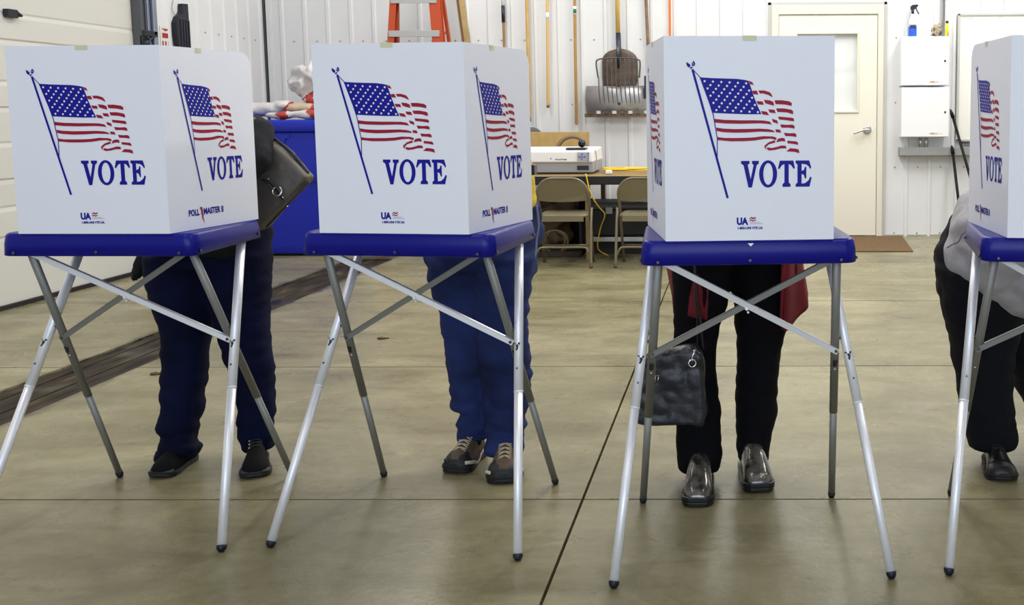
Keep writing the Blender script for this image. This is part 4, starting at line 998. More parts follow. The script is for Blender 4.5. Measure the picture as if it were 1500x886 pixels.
# orange step ladder
t = thing('step_ladder', 'orange fibreglass step ladder with grey treads behind the second booth', 'ladder', (-2.96, 9.35, 0))
ORG = mat('ladder_orange', (.46, .060, .012), .45); LALU = mat('ladder_tread_grey', (.50, .50, .51), .4, .5)
H = 2.75
fr_ = lambda s_, z: (-2.98+s_*(.16+.12*(H-z)/1.0*.62)+(.045 if s_ > 0 else 0), 9.12+.18*z/H)
for s_ in (-1, 1):
    bm = bm_(); a = fr_(s_, 0); b = fr_(s_, H)
    A, B = Vector((a[0], a[1], 0)), Vector((b[0], b[1], H)); wx = .034
    for dx, dy, sx_, sy_ in ((0, 0, .008, .075), (-s_*.03, -.035, (.10 if s_ > 0 else .055), .006), (-s_*.03, .035, (.10 if s_ > 0 else .055), .006)):
        o_ = Vector((dx, dy, 0)); r_ = lambda c: [c+o_+Vector((i*sx_/2, j*sy_/2, 0)) for i, j in ((-1, -1), (1, -1), (1, 1), (-1, 1))]
        loft(bm, [r_(A), r_(B)], True, smooth=False)
    obj('front_rail', bm, ORG, t)
    bm = bm_(); A2, B2 = Vector((a[0]*1+s_*.0, 9.74, 0)), Vector((b[0], 9.36, H)); rr2 = lambda c: [c+Vector((i*.014, j*.02, 0)) for i, j in ((-1, -1), (1, -1), (1, 1), (-1, 1))]
    loft(bm, [rr2(A2), rr2(B2)], True, smooth=False); obj('rear_rail', bm, ORG, t)
z = .17
while z < 2.7:
    a = fr_(-1, z); b = fr_(1, z); bm = bm_(); box2(bm, (a[0]+.004, a[1]-.045, z-.03), (b[0]-.004, a[1]+.05, z)); box2(bm, (a[0]+.004, a[1]-.05, z-.055), (b[0]-.004, a[1]-.045, z+.002)); obj('tread', bm, LALU, t, bevel=.003)
    f = z/H; yy = 9.74-.38*f; bm = bm_(); box2(bm, (a[0], yy-.008, z-.015), (b[0], yy+.008, z+.015)); obj('rear_brace', bm, LALU, t)
    z += .305
bm = bm_(); box2(bm, (-3.18, 9.22, H-.03), (-2.78, 9.42, H+.03)); obj('top_cap', bm, ORG, t, bevel=.01)
for s_ in (-1, 1):
    bm = bm_(); a = fr_(s_, 1.35); box(bm, (a[0]-s_*.03, 9.42, 1.35), (.006, .42, .02)); obj('spreader', bm, LALU, t)

# planks and long tools
WOODY = mat('ash_handle', (.56, .36, .12), .5, var=.2, vscale=5); WOODB = mat('brown_handle', (.30, .17, .065), .55, var=.3, vscale=6)
def pole(o_name, part_name, pts, r, m, parent, r2=None):
    bm = bm_(); tube(bm, pts, r, 10, r2=r2, round_ends=True); return obj(part_name, bm, m, parent)
t = thing('wood_board', 'tan board with one dark edge leaning on the wall right of the orange ladder', 'board', (-2.60, 9.80, 0))
bm = bm_(); A, B = Vector((-2.43, 9.78, 0)), Vector((-2.76, 9.86, 2.9))
rr_ = lambda c, x0, x1: [c+Vector((x0, -.015, 0)), c+Vector((x1, -.015, 0)), c+Vector((x1, .015, 0)), c+Vector((x0, .015, 0))]
loft(bm, [rr_(A, -.01, .04), rr_(B, -.01, .04)], True, smooth=False); obj('board_face', bm, mat('board_tan', (.42, .30, .13), .6, var=.2), t)
bm = bm_(); loft(bm, [rr_(A, -.035, -.0101), rr_(B, -.035, -.0101)], True, smooth=False); obj('board_edge', bm, mat('board_brown', (.16, .08, .02), .6), t)
def tool(name, label, cat, x, z0, z1, m, r=.014, x1=None, parts=()):
    x1 = x if x1 is None else x1; t = thing(name, label, cat, (x, 9.85, z0))
    bm = bm_(); tube(bm, [(x, 9.855, z0), (x1, 9.855, z1)], r, 10, round_ends=True); obj('handle', bm, m, t)
    for nm, z_0, z_1, rad, mm in parts:
        f0 = (z_0-z0)/(z1-z0); f1 = (z_1-z0)/(z1-z0); bm = bm_(); tube(bm, [(x+(x1-x)*f0, 9.855, z_0), (x+(x1-x)*f1, 9.855, z_1)], rad, 10); obj(nm, bm, mm, t)
    bm = bm_(); xx = x1+.03; box(bm, (x1, 9.875, 2.62), (.09, .025, .05)); tube(bm, [(x1-.03, 9.87, 2.62), (x1-.03, 9.81, 2.61)], .004, 6); tube(bm, [(x1+.03, 9.87, 2.62), (x1+.03, 9.81, 2.61)], .004, 6); obj('hanger', bm, mat('hook_black', (.02, .02, .02), .5), t)
    return t
WHT = mat('white_paint', (.85, .85, .84), .4); BLKP = mat('black_grip', (.012, .012, .03), .4)
t = tool('push_broom', 'brown handled broom with a black grip hanging right of the leaning board', 'broom', -2.278, 1.10, 2.9, WOODB, .013, -2.285, (('grip', 2.13, 2.29, .018, BLKP), ('ferrule', 2.29, 2.45, .016, WHT)))
t = tool('hoe', 'yellowish handled tool hanging just right of the second booth', 'garden tool', -2.045, 1.22, 2.9, WOODY, .017, -2.05, (('socket', 1.16, 1.24, .012, SCREW),))
t = tool('broom', 'pale yellow wooden handle with a white band hanging on the wall', 'broom', -1.862, 1.31, 2.9, mat('pale_yellow_handle', (.68, .46, .17), .5), .0145, -1.838, (('tip', 1.295, 1.32, .0150, mat('tip_dark', (.10, .07, .04), .6)), ('band', 2.16, 2.22, .0155, WHT)))
t = tool('rake', 'golden brown wooden handle with a green and white label near the top', 'rake', -1.585, 1.14, 2.9, mat('golden_handle', (.42, .24, .07), .5, var=.15), .015, -1.575, (('label_band', 2.20, 2.28, .0158, WHT), ('label_print', 2.215, 2.255, .0162, mat('label_green', (.03, .16, .08), .5))))
t = tool('scraper', 'brown worn handle hanging beside the left edge of the third booth', 'garden tool', -.855, 1.60, 2.9, mat('worn_handle', (.22, .13, .07), .7, var=.5, vscale=9), .016, -.90)
t = tool('marker_stake', 'thin orange rod hanging above the third booth', 'rod', -.652, 1.2, 2.9, mat('orange_rod', (.75, .17, .01), .5), .011, -.647)

# shovel
t = thing('shovel', 'round brown shovel hanging blade down behind the garden fork', 'shovel', (-1.15, 9.84, 1.45))
bm = bm_(); tube(bm, [(-1.158, 9.85, 1.98), (-1.165, 9.85, 2.9)], .022, 12); obj('handle', bm, mat('shovel_handle', (.66, .44, .12), .45, var=.12), t)
bm = bm_(); tube(bm, [(-1.150, 9.84, 1.68), (-1.152, 9.84, 1.80), (-1.157, 9.85, 2.02)], [.020, .023, .025], 12); obj('socket', bm, mat('shovel_socket', (.035, .04, .06), .4, .5), t)
bm = bm_(); nu, nv = 16, 18; G = []
for j in range(nv+1):
    v = j/nv; z = 1.865-v*.365
    w_ = .175*min(1, sqrt(max(1-((.32-v)/.32)**2, 0)) if v < .32 else 1)*(1-.10*max(0, (v-.75)/.25)**2)
    w_ = max(w_, .02); row = []
    for i in range(nu+1):
        u = i/nu*2-1; row.append(bm.verts.new((-1.148+u*w_, 9.875-.05*(1-u*u)*(.5+.5*v)+.0, z-(0 if v < .9 else .02*(1-abs(u))*0))))
    G.append(row)
for j in range(nv):
    for i in range(nu): f = bm.faces.new((G[j][i], G[j][i+1], G[j+1][i+1], G[j+1][i])); f.smooth = True
o = obj('blade', bm, mat('rusty_brown_steel', (.105, .072, .052), .55, .35, var=.45, vscale=14), t); sm = o.modifiers.new('s', 'SOLIDIFY'); sm.thickness = .004
# fork hanging in front
t = thing('garden_fork', 'many tined steel fork hanging in front of the shovel blade', 'fork', (-1.15, 9.78, 1.34))
TIN = mat('dark_tine_steel', (.13, .125, .13), .4, .8)
bm = bm_(); yy = 9.735
tube(bm, smooth_path([(-1.345, yy, 1.58), (-1.362, yy, 1.72), (-1.34, yy, 1.757), (-1.27, yy, 1.768), (-1.15, yy, 1.772), (-1.03, yy, 1.768), (-.955, yy, 1.755), (-.935, yy, 1.72), (-.945, yy, 1.58)]), .008, 8); obj('fork_head', bm, TIN, t)
for i in range(10):
    x = -1.34+i*.0425; bm = bm_(); tube(bm, smooth_path([(x if i else -1.35, yy, 1.765 if 0 < i < 9 else 1.60), (x, yy-.012, 1.58), (x+.004, yy-.02, 1.45), (x+.012, yy+.0, 1.335)]), [.0055]*12+[.0055, .005, .0045, .004, .0035, .003, .0015], 6); obj('tine', bm, TIN, t)
bm = bm_(); tube(bm, [(-1.15, yy, 1.77), (-1.15, yy+.02, 1.90)], .010, 8); obj('tang', bm, TIN, t)
# snow pusher
t = thing('snow_pusher', 'grey metal snow pusher blade with a toothed lower edge on the wall', 'snow shovel', (-1.18, 9.8, 1.2))
bm = bm_(); P_ = [(9.86, 1.50), (9.82, 1.505), (9.79, 1.47), (9.775, 1.40), (9.78, 1.32), (9.80, 1.255), (9.83, 1.225)]
loft(bm, [[Vector((x, y, z)) for y, z in P_] for x in (-1.475, -.80)], False, ring_closed=False); o = obj('blade', bm, mat('galvanised_grey', (.42, .42, .43), .38, .7, var=.2, vscale=5), t, smooth=True); sm = o.modifiers.new('s', 'SOLIDIFY'); sm.thickness = .004
bm = bm_(); box2(bm, (-1.49, 9.775, 1.20), (-.80, 9.80, 1.235)); obj('wear_strip', bm, mat('rusty_strip', (.11, .07, .04), .7, var=.4), t)
for i in range(8):
    bm = bm_(); box2(bm, (-1.45+i*.078, 9.765, 1.232), (-1.41+i*.078, 9.775, 1.262)); obj('clip', bm, mat('clip_steel', (.6, .6, .6), .4, .5) if i % 2 else mat('rusty_strip', (.11, .07, .04), .7), t)
for x, z in ((-1.15, 1.33), (-1.15, 1.505)):
    bm = bm_(); disc(bm, (x, 9.775, z), (0, -1, 0), .014, .012, 12); obj('bolt', bm, mat('rust_bolt', (.06, .03, .015), .6), t)
bm = bm_(); box2(bm, (-.90, 9.76, 1.38), (-.86, 9.80, 1.60)); obj('bracket', bm, BLKP, t, bevel=.004)

# ------------------------------------------------------------------ work table and what is on and under it
t = thing('work_table', 'brown topped long table with a black edge behind the folding chairs', 'table', (-1.3, 8.8, 0))
TZ = .72
bm = bm_(); box2(bm, (-2.28, 8.21, TZ-.02), (-.35, 9.55, TZ)); obj('tabletop', bm, mat('table_brown', (.27, .175, .065), .45, var=.12, vscale=6), t, bevel=.004)
bm = bm_(); box2(bm, (-2.28, 8.195, TZ-.065), (-.35, 8.212, TZ-.002)); box2(bm, (-2.26, 8.24, TZ-.075), (-.4, 9.5, TZ-.0205)); obj('edge_band', bm, mat('table_edge_black', (.010, .009, .009), .5), t)
for x in (-2.2, -1.27, -.45):
    for y in (8.42, 9.4):
        bm = bm_(); box2(bm, (x-.02, y-.02, 0), (x+.02, y+.02, TZ-.075)); obj('leg', bm, mat('table_leg_tan', (.36, .25, .11), .6), t)
def tan_chair(x, y, rz, label):
    t = thing('folding_chair', label, 'chair', (x, y, 0), rz, 'folding chairs at the long table')
    M_ = mat('chair_tan_steel', (.20, .168, .105), .38, .25); MP = mat('chair_pan_tan', (.215, .18, .11), .4, .15)
    P = dict(parent=t, world=False); hw_ = .205; r = .0115
    U = [(-hw_, .34, .0), (-hw_, .22, .30), (-hw_, .13, .50)]
    pts = [Vector(p) for p in U]
    for k in range(9):
        q = pi-pi/2*k/8; pts.append(Vector((-hw_+.13+.13*cos(q), .06-.02*sin(q), .59+.13*sin(q))))
    full = pts+[Vector((-p.x, p.y, p.z)) for p in reversed(pts)]
    bm = bm_(); tube(bm, full, r, 10, up=(1, 0, 0)); obj('back_frame', bm, M_, **P)
    bm = bm_(); prof = []
    for k in range(13):
        q = pi*k/12; prof.append((-(hw_-.01)*math.copysign(abs(cos(q))**.45, cos(q)), .585+.125*sin(q)**.8))
    prof = [(-(hw_-.008), .535)]+prof+[((hw_-.008), .535)]
    nn = len(prof)//2
    prism(bm, [(-.197, .54), (-.198, .59), (-.185, .65), (-.15, .695), (-.09, .712), (.09, .712), (.15, .695), (.185, .65), (.198, .59), (.197, .54), (.12, .532), (0, .529), (-.12, .532)], lambda u, v, h: (u, .08-(v-.54)*.30-.022*(1-(u/.2)**2)-.004+h, v), .007)
    obj('backrest', bm, MP, **P)
    bm = bm_(); loft(bm, [rc(.192, .185, .405, 0, .22, .06), rc(.20, .195, .408, 0, .22, .065), rc(.20, .195, .425, 0, .22, .065), rc(.185, .18, .432, 0, .22, .06), rc(.14, .13, .424, 0, .22, .05)], True)
    box2(bm, (-.17, .02, .375), (.17, .028, .42)); obj('seat', bm, MP, **P)
    for s_ in (-1, 1):
        bm = bm_(); tube(bm, smooth_path([(s_*(hw_+.018), .13, .475), (s_*(hw_+.018), .06, .30), (s_*(hw_+.022), .0, .012)]), r, 10); lg = obj('leg', bm, M_, **P)
        bm = bm_(); tube(bm, [(s_*(hw_+.022), .0, 0), (s_*(hw_+.022), 0, .03)], .015, 10); obj('leg_tip', bm, mat('tan_rubber', (.10, .08, .05), .7), lg, world=False)
        bm = bm_(); tube(bm, [(s_*hw_, .342, 0), (s_*hw_, .335, .03)], .015, 10); obj('leg_tip', bm, mat('tan_rubber', (.10, .08, .05), .7), lg, world=False)
    bm = bm_(); tube(bm, smooth_path([(-hw_-.019, .022, .09), (-hw_+.01, .028, .150), (-hw_+.05, .032, .165), (0, .032, .165), (hw_-.05, .032, .165), (hw_-.01, .028, .150), (hw_+.019, .022, .09)]), .009, 8); obj('brace', bm, M_, **P)
    bm = bm_(); tube(bm, [(-hw_, .285, .15), (hw_, .285, .15)], .008, 8); obj('brace', bm, M_, **P)
    return t
tan_chair(-1.40, 7.88, .02, 'tan steel folding chair beside the second booth, its whole back in view')
tan_chair(-.75, 7.88, -.02, 'tan steel folding chair half hidden by the left side of the third booth')
# printer / ballot scanner
t = thing('ballot_scanner', 'white and grey desktop ballot scanner with a blue arrow keypad', 'scanner', (-1.62, 8.8, TZ))
yf = 8.47; xr_ = W(869, 245, yf).x; xl_ = xr_-.66
zz = lambda py: W(850, py, yf).z
bm = bm_(); z0, z1, z2 = TZ, zz(238), zz(221)
loft(bm, [[(xl_, yf, z0+.015), (xr_, yf, z0+.015), (xr_, 9.05, z0+.015), (xl_, 9.05, z0+.015)], [(xl_, yf, z1), (xr_, yf, z1), (xr_, 9.05, z1), (xl_, 9.05, z1)]], True, smooth=False); obj('base_unit', bm, mat('scanner_grey', (.33, .33, .35), .5), t, bevel=.008)
bm = bm_(); loft(bm, [[(xl_-.005, yf-.012, z1), (xr_+.004, yf-.012, z1), (xr_+.004, 9.06, z1), (xl_-.005, 9.06, z1)], [(xl_, yf+.0, z2), (xr_-.005, yf+.0, z2), (xr_-.005, 9.05, z2+.02), (xl_, 9.05, z2+.02)]], True, smooth=False); obj('lid', bm, mat('scanner_white', (.80, .79, .77), .4), t, bevel=.012)
bm = bm_(); box2(bm, (xl_+.03, yf+.01, z0), (xr_-.03, 9.0, z0+.02)); obj('feet', bm, BLKP, t)
def onface(px, py): p = W(px, py, yf-.01); return p
a = W(846, 235.5, yf-.012); b = W(863, 223, yf-.012)
bm = bm_(); box2(bm, (a.x, yf-.018, a.z), (b.x, yf-.004, b.z)); o = obj('keypad', bm, mat('keypad_grey', (.42, .43, .46), .5), t)
for px, py, w_, h_ in ((852.5, 226, .014, .012), (852.5, 230, .014, .012), (848.5, 229.5, .014, .012), (856.5, 229.5, .014, .012), (852, 233, .012, .01), (861.5, 224.5, .018, .008), (861.5, 228, .012, .006), (861, 232, .014, .006), (861, 235, .014, .006)):
    c = W(px, py, yf-.018); bm = bm_(); box(bm, (c.x, yf-.019, c.z), (w_, .004, h_)); obj('key', bm, mat('key_blue', (.10, .12, .55), .5), o)
a = W(845.5, 249, yf); b = W(862.5, 242.5, yf); bm = bm_(); box2(bm, (a.x, yf-.004, a.z), (b.x, yf+.002, b.z)); obj('port_panel', bm, mat('port_black', (.02, .02, .025), .5), t)
bm = bm_(); c = W(806, 234, yf-.014); text_on(bm, 'F', lambda x, y, h: (c.x+x, yf-.0135-h, c.z-y), 0, 0, .024, .001, .0005); obj('maker_logo', bm, mat('logo_blue', (.15, .17, .55), .5), t)
bm = bm_(); c = W(813, 234.3, yf-.014); text_on(bm, 'AccuVote', lambda x, y, h: (c.x+x, yf-.0135-h, c.z-y), 0, 0, .017, .0006, .0005, .1); obj('maker_name', bm, BLKP, t)
bm = bm_(); tube(bm, smooth_path([(xr_+.002, 8.60, z2-.0), (xr_+.008, 8.63, z1+.02), (xr_+.008, 8.60, TZ+.03)]), .004, 6); obj('cable', bm, mat('cable_grey', (.4, .38, .34), .5), t)
# things on the scanner and table
t = thing('desk_camera', 'shiny black ball shaped camera resting on the white scanner', 'camera', (W(852, 216, 8.6).x, 8.6, z2+.008))
c = W(852.5, 213, 8.62); c.z = z2+.058
bm = bm_(); ball(bm, c, .034, n=20, m=14); obj('ball', bm, mat('gloss_black', (.004, .004, .005), .08), t)
bm = bm_(); box2(bm, (c.x-.13, 8.55, z2+.006), (c.x+.04, 8.68, z2+.022)); obj('stand', bm, BLKP, t, bevel=.004)
c = W(827, 214, 8.75); bm = bm_(); tor(bm, (c.x, 9.17, TZ+.165), (0, -1, .08), .142, .020, 30, 10)
o = obj('tan_hoop', bm, mat('tan_hoop', (.20, .14, .08), .6, var=.2)); tag(o, 'tan curved hoop standing behind the white scanner', 'hoop')
bm = bm_(); a = W(794, 222, 9.42); b = W(862, 193, 9.42); prism(bm, [(a.x-.25, TZ), (b.x, TZ), (b.x, b.z), (a.x-.25, b.z)], lambda u, v, h: (u, 9.42+(v-TZ)*.12+h, v), .02)
o = obj('cork_board', bm, mat('cork_tan', (.42, .28, .10), .7, var=.12, vscale=20), bevel=.004); tag(o, 'tan cork board leaning behind the white scanner', 'board')
t = thing('office_chair', 'grey rounded chair back just right of the second booth', 'chair', (-1.98, 9.7, 0))
c = W(779, 202, 9.66); bm = bm_(); ball(bm, (c.x-.03, 9.69, c.z-.02), (.15, .045, .13)); obj('backrest', bm, mat('chair_fabric_grey', (.10, .10, .105), .9), t)
bm = bm_(); tube(bm, [(c.x-.03, 9.72, c.z), (c.x-.03, 9.72, .45)], .02, 8); obj('back_bar', bm, BLKP, t)
bm = bm_(); ball(bm, (c.x-.03, 9.68, .45), (.2, .13, .04)); obj('seat', bm, mat('chair_fabric_grey', (.10, .10, .105), .9), t)
bm = bm_(); tube(bm, [(c.x-.03, 9.68, .42), (c.x-.03, 9.68, .03)], .03, 10); disc(bm, (c.x-.03, 9.68, 0), (0, 0, 1), .16, .04, 20); obj('base', bm, BLKP, t)
YC = mat('yellow_cord', (.78, .52, .03), .5)
bm = bm_(); cc = Vector((-.93, 8.60, TZ+.01)); pts = []
for i in range(110):
    a = i*.26; rr_c = .17+.012*sin(i*.7); pts.append(cc+Vector((rr_c*1.25*cos(a), rr_c*.8*sin(a), .006+.0011*(i % 24)*.5+.0002*i)))
tube(bm, smooth_path(pts, 2), .006, 6); o = obj('extension_cord', bm, YC); tag(o, 'coiled yellow extension cord lying on the long table', 'cord')
bm = bm_(); c = W(893, 252, 8.45); box(bm, (c.x, 8.40, TZ+.022), (.055, .05, .03)); obj('plug', bm, WHT, o, bevel=.006)
bm = bm_(); Pp = [W(861, 268, 8.17), W(864, 280, 8.16), W(870, 293, 8.18), W(878, 304, 8.25), W(886, 315, 8.32), (-1.17, 8.42, .25), (-1.20, 8.48, .08), (-1.12, 8.54, .008)]
Pp = [(-1.26, 8.24, TZ+.012), (-1.245, 8.18, TZ+.012)]+Pp
tube(bm, smooth_path(Pp), .0055, 6); o = obj('power_cord', bm, YC); tag(o, 'yellow cord hanging over the table edge between the folding chairs', 'cord')
# under the table
t = thing('storage_case', 'dark grey lidded case under the long table between the folding chairs', 'case', (-1.0, 8.85, 0))
bm = bm_(); box2(bm, (-1.30, 8.68, .16), (-.40, 9.1, .40)); obj('case_body', bm, mat('case_black', (.010, .010, .011), .5), t, bevel=.015)
bm = bm_(); box2(bm, (-1.32, 8.66, .40), (-.38, 9.12, .455)); obj('lid', bm, mat('case_lid_grey', (.10, .10, .11), .5), t, bevel=.02)
for x in (-1.12, -.62):
    bm = bm_(); box2(bm, (x-.03, 8.645, .36), (x+.03, 8.66, .42)); obj('latch', bm, mat('latch_grey', (.35, .35, .36), .4, .5), t, bevel=.003)
for x in (-1.28, -.86):
    bm = bm_(); ball(bm, (x, 8.72, .45), (.03, .03, .045)); obj('carry_lug', bm, mat('case_lid_grey', (.10, .10, .11), .5), t)
bm = bm_(); box2(bm, (-1.30, 8.70, .0), (-.40, 9.1, .12)); box2(bm, (-1.31, 8.64, .115), (-.40, 8.70, .155)); o = obj('shelf_rail', bm, [mat('dark_base', (.012, .011, .011), .6)], label=None); tag(o, 'low dark platform under the storage case', 'platform')
bm = bm_(); box2(bm, (-1.32, 8.625, .118), (-.40, 8.64, .158)); obj('metal_rail', bm, STEEL, o, bevel=.003)
t = thing('open_crate', 'dark open crate of odds and ends under the table behind the left folding chair', 'crate', (-1.72, 8.85, 0))
bm = bm_(); box2(bm, (-2.2, 8.62, .0), (-1.36, 9.15, .02)); box2(bm, (-2.2, 8.62, 0), (-2.18, 9.15, .36)); box2(bm, (-1.38, 8.62, 0), (-1.36, 9.15, .36)); box2(bm, (-2.2, 9.13, 0), (-1.36, 9.15, .5)); box2(bm, (-2.2, 8.62, .0), (-1.36, 8.64, .07)); obj('crate_body', bm, mat('crate_black', (.010, .010, .010), .6), t)
o = rough_bag('work_coat', [((-1.68, 8.88, .40), (.20, .16, .07)), ((-1.52, 8.88, .44), (.10, .13, .10)), ((-1.66, 8.86, .14), (.20, .18, .10)), ((-1.68, 8.87, .27), (.18, .16, .14))], [mat('coat_brown', (.12, .075, .04), .8), DARKJ], 'crumpled brown work coat heaped on the crate under the table', 'coat', 31, .03)
bm = bm_(); pts = [Vector((-1.58+.10*cos(a*.5)+.02*sin(a*2.1), 8.55+.02*cos(a*1.7), .13+.10*sin(a*.5))) for a in range(60)]
tube(bm, smooth_path(pts, 2), .005, 6); o = obj('rope_coil', bm, mat('rope_tan', (.22, .18, .10), .8)); tag(o, 'thin tan rope coil on the floor under the left folding chair', 'rope')
bm = bm_(); box2(bm, (-1.78, 8.50, 0), (-1.36, 8.61, .05)); o = obj('floor_plank', bm, mat('plank_dark', (.05, .04, .03), .7), bevel=.005); tag(o, 'short dark plank on the floor in front of the open crate', 'plank')

# ------------------------------------------------------------------ right part of the back wall
t = thing('floor_mat', 'brown ribbed doormat in front of the cream door', 'mat', (1.0, 9.3, 0))
bm = bm_(); prism(bm, [(.45, 8.76), (1.56, 8.75), (1.64, 9.83), (.45, 9.83)], lambda u, v, h: (u, v, h), .012); obj('pile', bm, mat('mat_brown', (.155, .10, .055), .95, var=.25, vscale=60, bump=.5, bscale=120, spec=.1), t, bevel=.004)
CABW = mat('cabinet_white', (.86, .855, .87), .35)
yc = 9.74
for (py0, py1, lb) in ((53, 125.5, 'upper white metal wall cabinet, spray bottle standing on it'), (127.5, 201, 'lower white metal wall cabinet directly above the grey wireway')):
    a = W(1320, py1, yc); b = W(1391, py0, yc); t = thing('wall_cabinet', lb, 'cabinet', ((a.x+b.x)/2, 9.82, a.z), 0, 'white wall cabinets')
    bm = bm_(); box2(bm, (a.x+.006, yc+.012, a.z), (b.x-.006, 9.906, b.z)); obj('body', bm, CABW, t, bevel=.003)
    bm = bm_(); box2(bm, (a.x, yc, a.z+.004), (b.x, yc+.012, b.z-.002)); o = obj('door', bm, CABW, t, bevel=.003)
    bm = bm_(); disc(bm, (b.x-.04, yc, (a.z+b.z)/2+.0), (0, -1, 0), .010, .006, 12); obj('lock', bm, mat('lock_dark', (.05, .035, .03), .4, .5), o)
    bm = bm_(); box2(bm, (b.x-.19, yc-.001, a.z+.026), (b.x-.10, yc+.001, a.z+.044)); box2(bm, (b.x-.09, yc-.001, a.z+.03), (b.x-.06, yc+.001, a.z+.036)); obj('label', bm, mat('label_grey', (.62, .60, .60), .5), o)
    bm = bm_(); box2(bm, (b.x-.175, yc-.002, a.z+.030), (b.x-.14, yc, a.z+.042)); obj('label_mark', bm, mat('label_orange', (.6, .3, .12), .5), o)
a = W(1318, 228, 9.80); b = W(1455, 215, 9.80)
bm = bm_(); box2(bm, (a.x, 9.80, a.z), (b.x+.4, 9.906, b.z)); o = obj('wireway', bm, mat('wireway_grey', (.33, .33, .34), .45, .2), bevel=.004); tag(o, 'long grey wireway running along the wall under the white cabinets', 'wireway')
bm = bm_(); box2(bm, (a.x+.005, 9.797, a.z-.008), (b.x+.4, 9.9, a.z)); obj('lower_edge', bm, mat('wireway_edge', (.16, .12, .09), .5), o)
for px in (1348.5, 1356.5):
    c0 = W(px, 202, 9.83); c1 = W(px, 215.5, 9.83); bm = bm_(); tube(bm, [(c0.x, 9.83, c1.z), (c0.x, 9.83, c0.z)], .016, 12); o = obj('conduit_nipple', bm, STEEL); tag(o, 'short metal conduit between lower cabinet and wireway, '+('left' if px < 1352 else 'right')+' one of the pair', 'pipe')
bm = bm_(); c = W(1382, 20, 9.86); tube(bm, [(c.x, 9.865, W(1382, 53, 9.86).z), (c.x, 9.865, 4.3)], .017, 12); o = obj('conduit', bm, mat('conduit_steel', (.55, .57, .62), .3, .8)); tag(o, 'vertical steel conduit rising from the upper white cabinet', 'pipe')
# spray bottle
yb_ = 9.82; c = W(1336.5, 53, yb_); zb = W(1350, 53, yc).z
t = thing('spray_bottle', 'spray bottle with blue liquid and black trigger on the upper cabinet', 'bottle', (c.x, yb_, zb))
L_ = lambda r, z: ell((c.x, yb_, zb+z), (r, 0, 0), (0, r*.8, 0), 20)
bm = bm_(); loft(bm, [L_(.038, 0), L_(.041, .004), L_(.041, .09), L_(.040, .10)]); obj('liquid', bm, mat('liquid_blue', (.03, .12, .60), .2), t)
bm = bm_(); loft(bm, [L_(.040, .10), L_(.0405, .13), L_(.034, .165), L_(.020, .195), L_(.015, .21), L_(.015, .225)]); obj('bottle_body', bm, mat('bottle_clear', (.74, .75, .76), .25), t)
bm = bm_(); box(bm, (c.x, yb_-.0335, zb+.105), (.058, .002, .010)); box(bm, (c.x, yb_-.0335, zb+.088), (.052, .002, .014)); obj('label', bm, mat('label_black', (.03, .03, .08), .5), t)
bm = bm_(); tube(bm, [(c.x, yb_, zb+.22), (c.x, yb_, zb+.26)], .014, 12)
prism(bm, [(-.020, .26), (-.022, .290), (-.005, .305), (.045, .310), (.052, .298), (.045, .288), (.020, .262)], lambda u, v, h: (c.x+u, yb_-.012+h, zb+v), .024)
tube(bm, smooth_path([(c.x+.030, yb_, zb+.285), (c.x+.042, yb_, zb+.25), (c.x+.062, yb_, zb+.218)]), .006, 8); obj('trigger_head', bm, BLKP, t)
# camouflage cap
c = W(1372, 44, 9.82)
bm = bm_(); ball(bm, (c.x, 9.82, zb+.055), (.052, .05, .050)); ball(bm, (c.x-.012, 9.815, zb+.085), (.035, .04, .035)); ball(bm, (c.x-.032, 9.80, zb+.03), (.03, .035, .026)); ball(bm, (c.x+.02, 9.81, zb+.10), (.025, .04, .025))
me = remesh(bm, .007, 2, lambda v: .009*noise.noise(v*28))
CM = [mat('camo_tan', (.34, .28, .17), .8), mat('camo_dark', (.06, .045, .03), .8), mat('camo_pale', (.62, .60, .55), .8)]
o = obj('camo_cap', me, CM)
for p in me.polygons:
    n_ = noise.noise(p.center*26+Vector((3, 1, 0))); p.material_index = 1 if n_ > .18 else (2 if n_ < -.22 else 0)
tag(o, 'crumpled camouflage cap on the upper cabinet beside the conduit', 'cap')
c = W(1388.5, 40, 9.80)
t = thing('yellow_tube', 'yellow upright marker with a black cap at the right end of the cabinet top', 'marker', (c.x-.01, 9.80, zb))
bm = bm_(); tube(bm, [(c.x-.008, 9.80, zb), (c.x-.008, 9.80, zb+.125)], .016, 14); obj('barrel', bm, mat('bright_yellow', (.85, .75, .03), .4), t)
bm = bm_(); tube(bm, [(c.x-.008, 9.80, zb+.125), (c.x-.008, 9.80, zb+.150)], .014, 14); obj('cap', bm, BLKP, t)
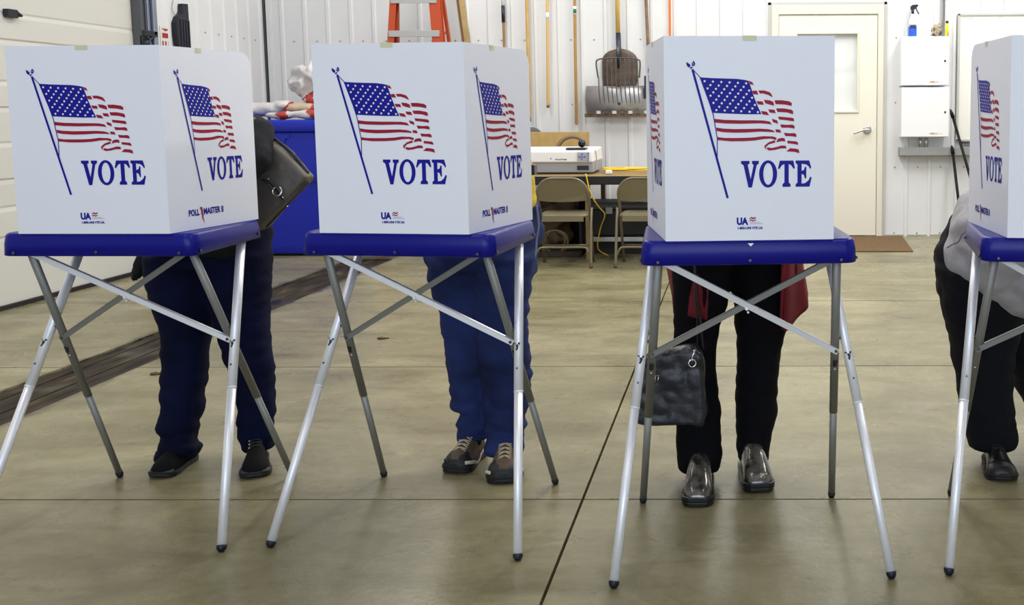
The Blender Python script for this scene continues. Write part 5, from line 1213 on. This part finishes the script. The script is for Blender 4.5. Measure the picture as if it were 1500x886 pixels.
# whiteboard
a = W(1400, 207, 9.87); b = W(1400, 20, 9.87)
t = thing('whiteboard', 'large framed whiteboard at the right end of the back wall', 'whiteboard', (a.x+.6, 9.88, a.z))
bm = bm_(); box2(bm, (a.x+.02, 9.865, a.z+.02), (a.x+1.78, 9.892, b.z-.02)); o = obj('board', bm, mat('whiteboard_cream', (.86, .85, .79), .25), t)
bm = bm_()
for p, q in (((a.x, a.z), (a.x+1.8, a.z+.022)), ((a.x, b.z-.022), (a.x+1.8, b.z)), ((a.x, a.z), (a.x+.022, b.z)), ((a.x+1.778, a.z), (a.x+1.8, b.z))): box2(bm, (p[0], 9.855, p[1]), (q[0], 9.895, q[1]))
obj('frame', bm, mat('board_frame_grey', (.55, .54, .51), .4), t, bevel=.003)
bm = bm_()
for i, (px, py, w_) in enumerate(((1412, 26, .05), (1420, 27, .03), (1434, 27, .07), (1462, 25, .05), (1430, 37, .09))):
    c = W(px, py, 9.865)
    tube(bm, [(c.x+w_*k/8, 9.8645, c.z+.008*sin(k*2.3+i)) for k in range(9)], .0018, 4)
obj('faint_writing', bm, mat('faded_marker', (.60, .60, .56), .6), t)
bm = bm_(); box2(bm, (a.x+.06, 9.83, a.z-.02), (a.x+1.7, 9.895, a.z-.0)); obj('tray', bm, mat('tray_dark', (.05, .05, .05), .5), t, bevel=.003)
# black rods
KB = mat('rod_black', (.006, .006, .006), .6, spec=.2)
for pts, lb in (([(1392, 160), (1396, 172), (1420, 255), (1455, 385)], 'longer black pole leaning across the corner of the whiteboard'), ([(1394, 213), (1396, 225), (1403, 285), (1412, 372)], 'shorter black pole leaning under the white cabinets')):
    ys_ = [9.76, 9.75, 9.55, 9.2] if pts[0][1] == 160 else [9.77, 9.75, 9.6, 9.3]
    P_ = [W(px, py, y) for (px, py), y in zip(pts, ys_)]; d = (P_[2]-P_[1]).normalized(); e = P_[2]+d*(P_[2].z/-d.z)
    t = thing('ski_pole', lb, 'pole', (e.x, e.y, 0)); bm = bm_(); tube(bm, [P_[1], P_[2], e], .014, 10); obj('shaft', bm, KB, t)
    bm = bm_(); tube(bm, [P_[0], P_[0].lerp(P_[1], .5), P_[1]], [.006, .018, .019], 10); obj('grip', bm, KB, t)

# small litter on the floor
for px, py, lb in ((560, 496, 'small curled brown leaf on the floor beyond the second booth'), (229, 548, 'small dark scrap of dirt on the floor left of the dark jeans')):
    g_ = g2(px, py); bm = bm_(); n = 10
    prism(bm, [(.032*cos(2*pi*i/n)*(1+.4*sin(i*2.1)), .018*sin(2*pi*i/n)*(1+.5*cos(i*1.7))) for i in range(n)], lambda u, v, h: (g_[0]+u, g_[1]+v, h+.004*abs(sin(u*90))), .004)
    o = obj('dry_leaf', bm, mat('leaf_brown', (.06, .035, .012), .8)); tag(o, lb, 'leaf')
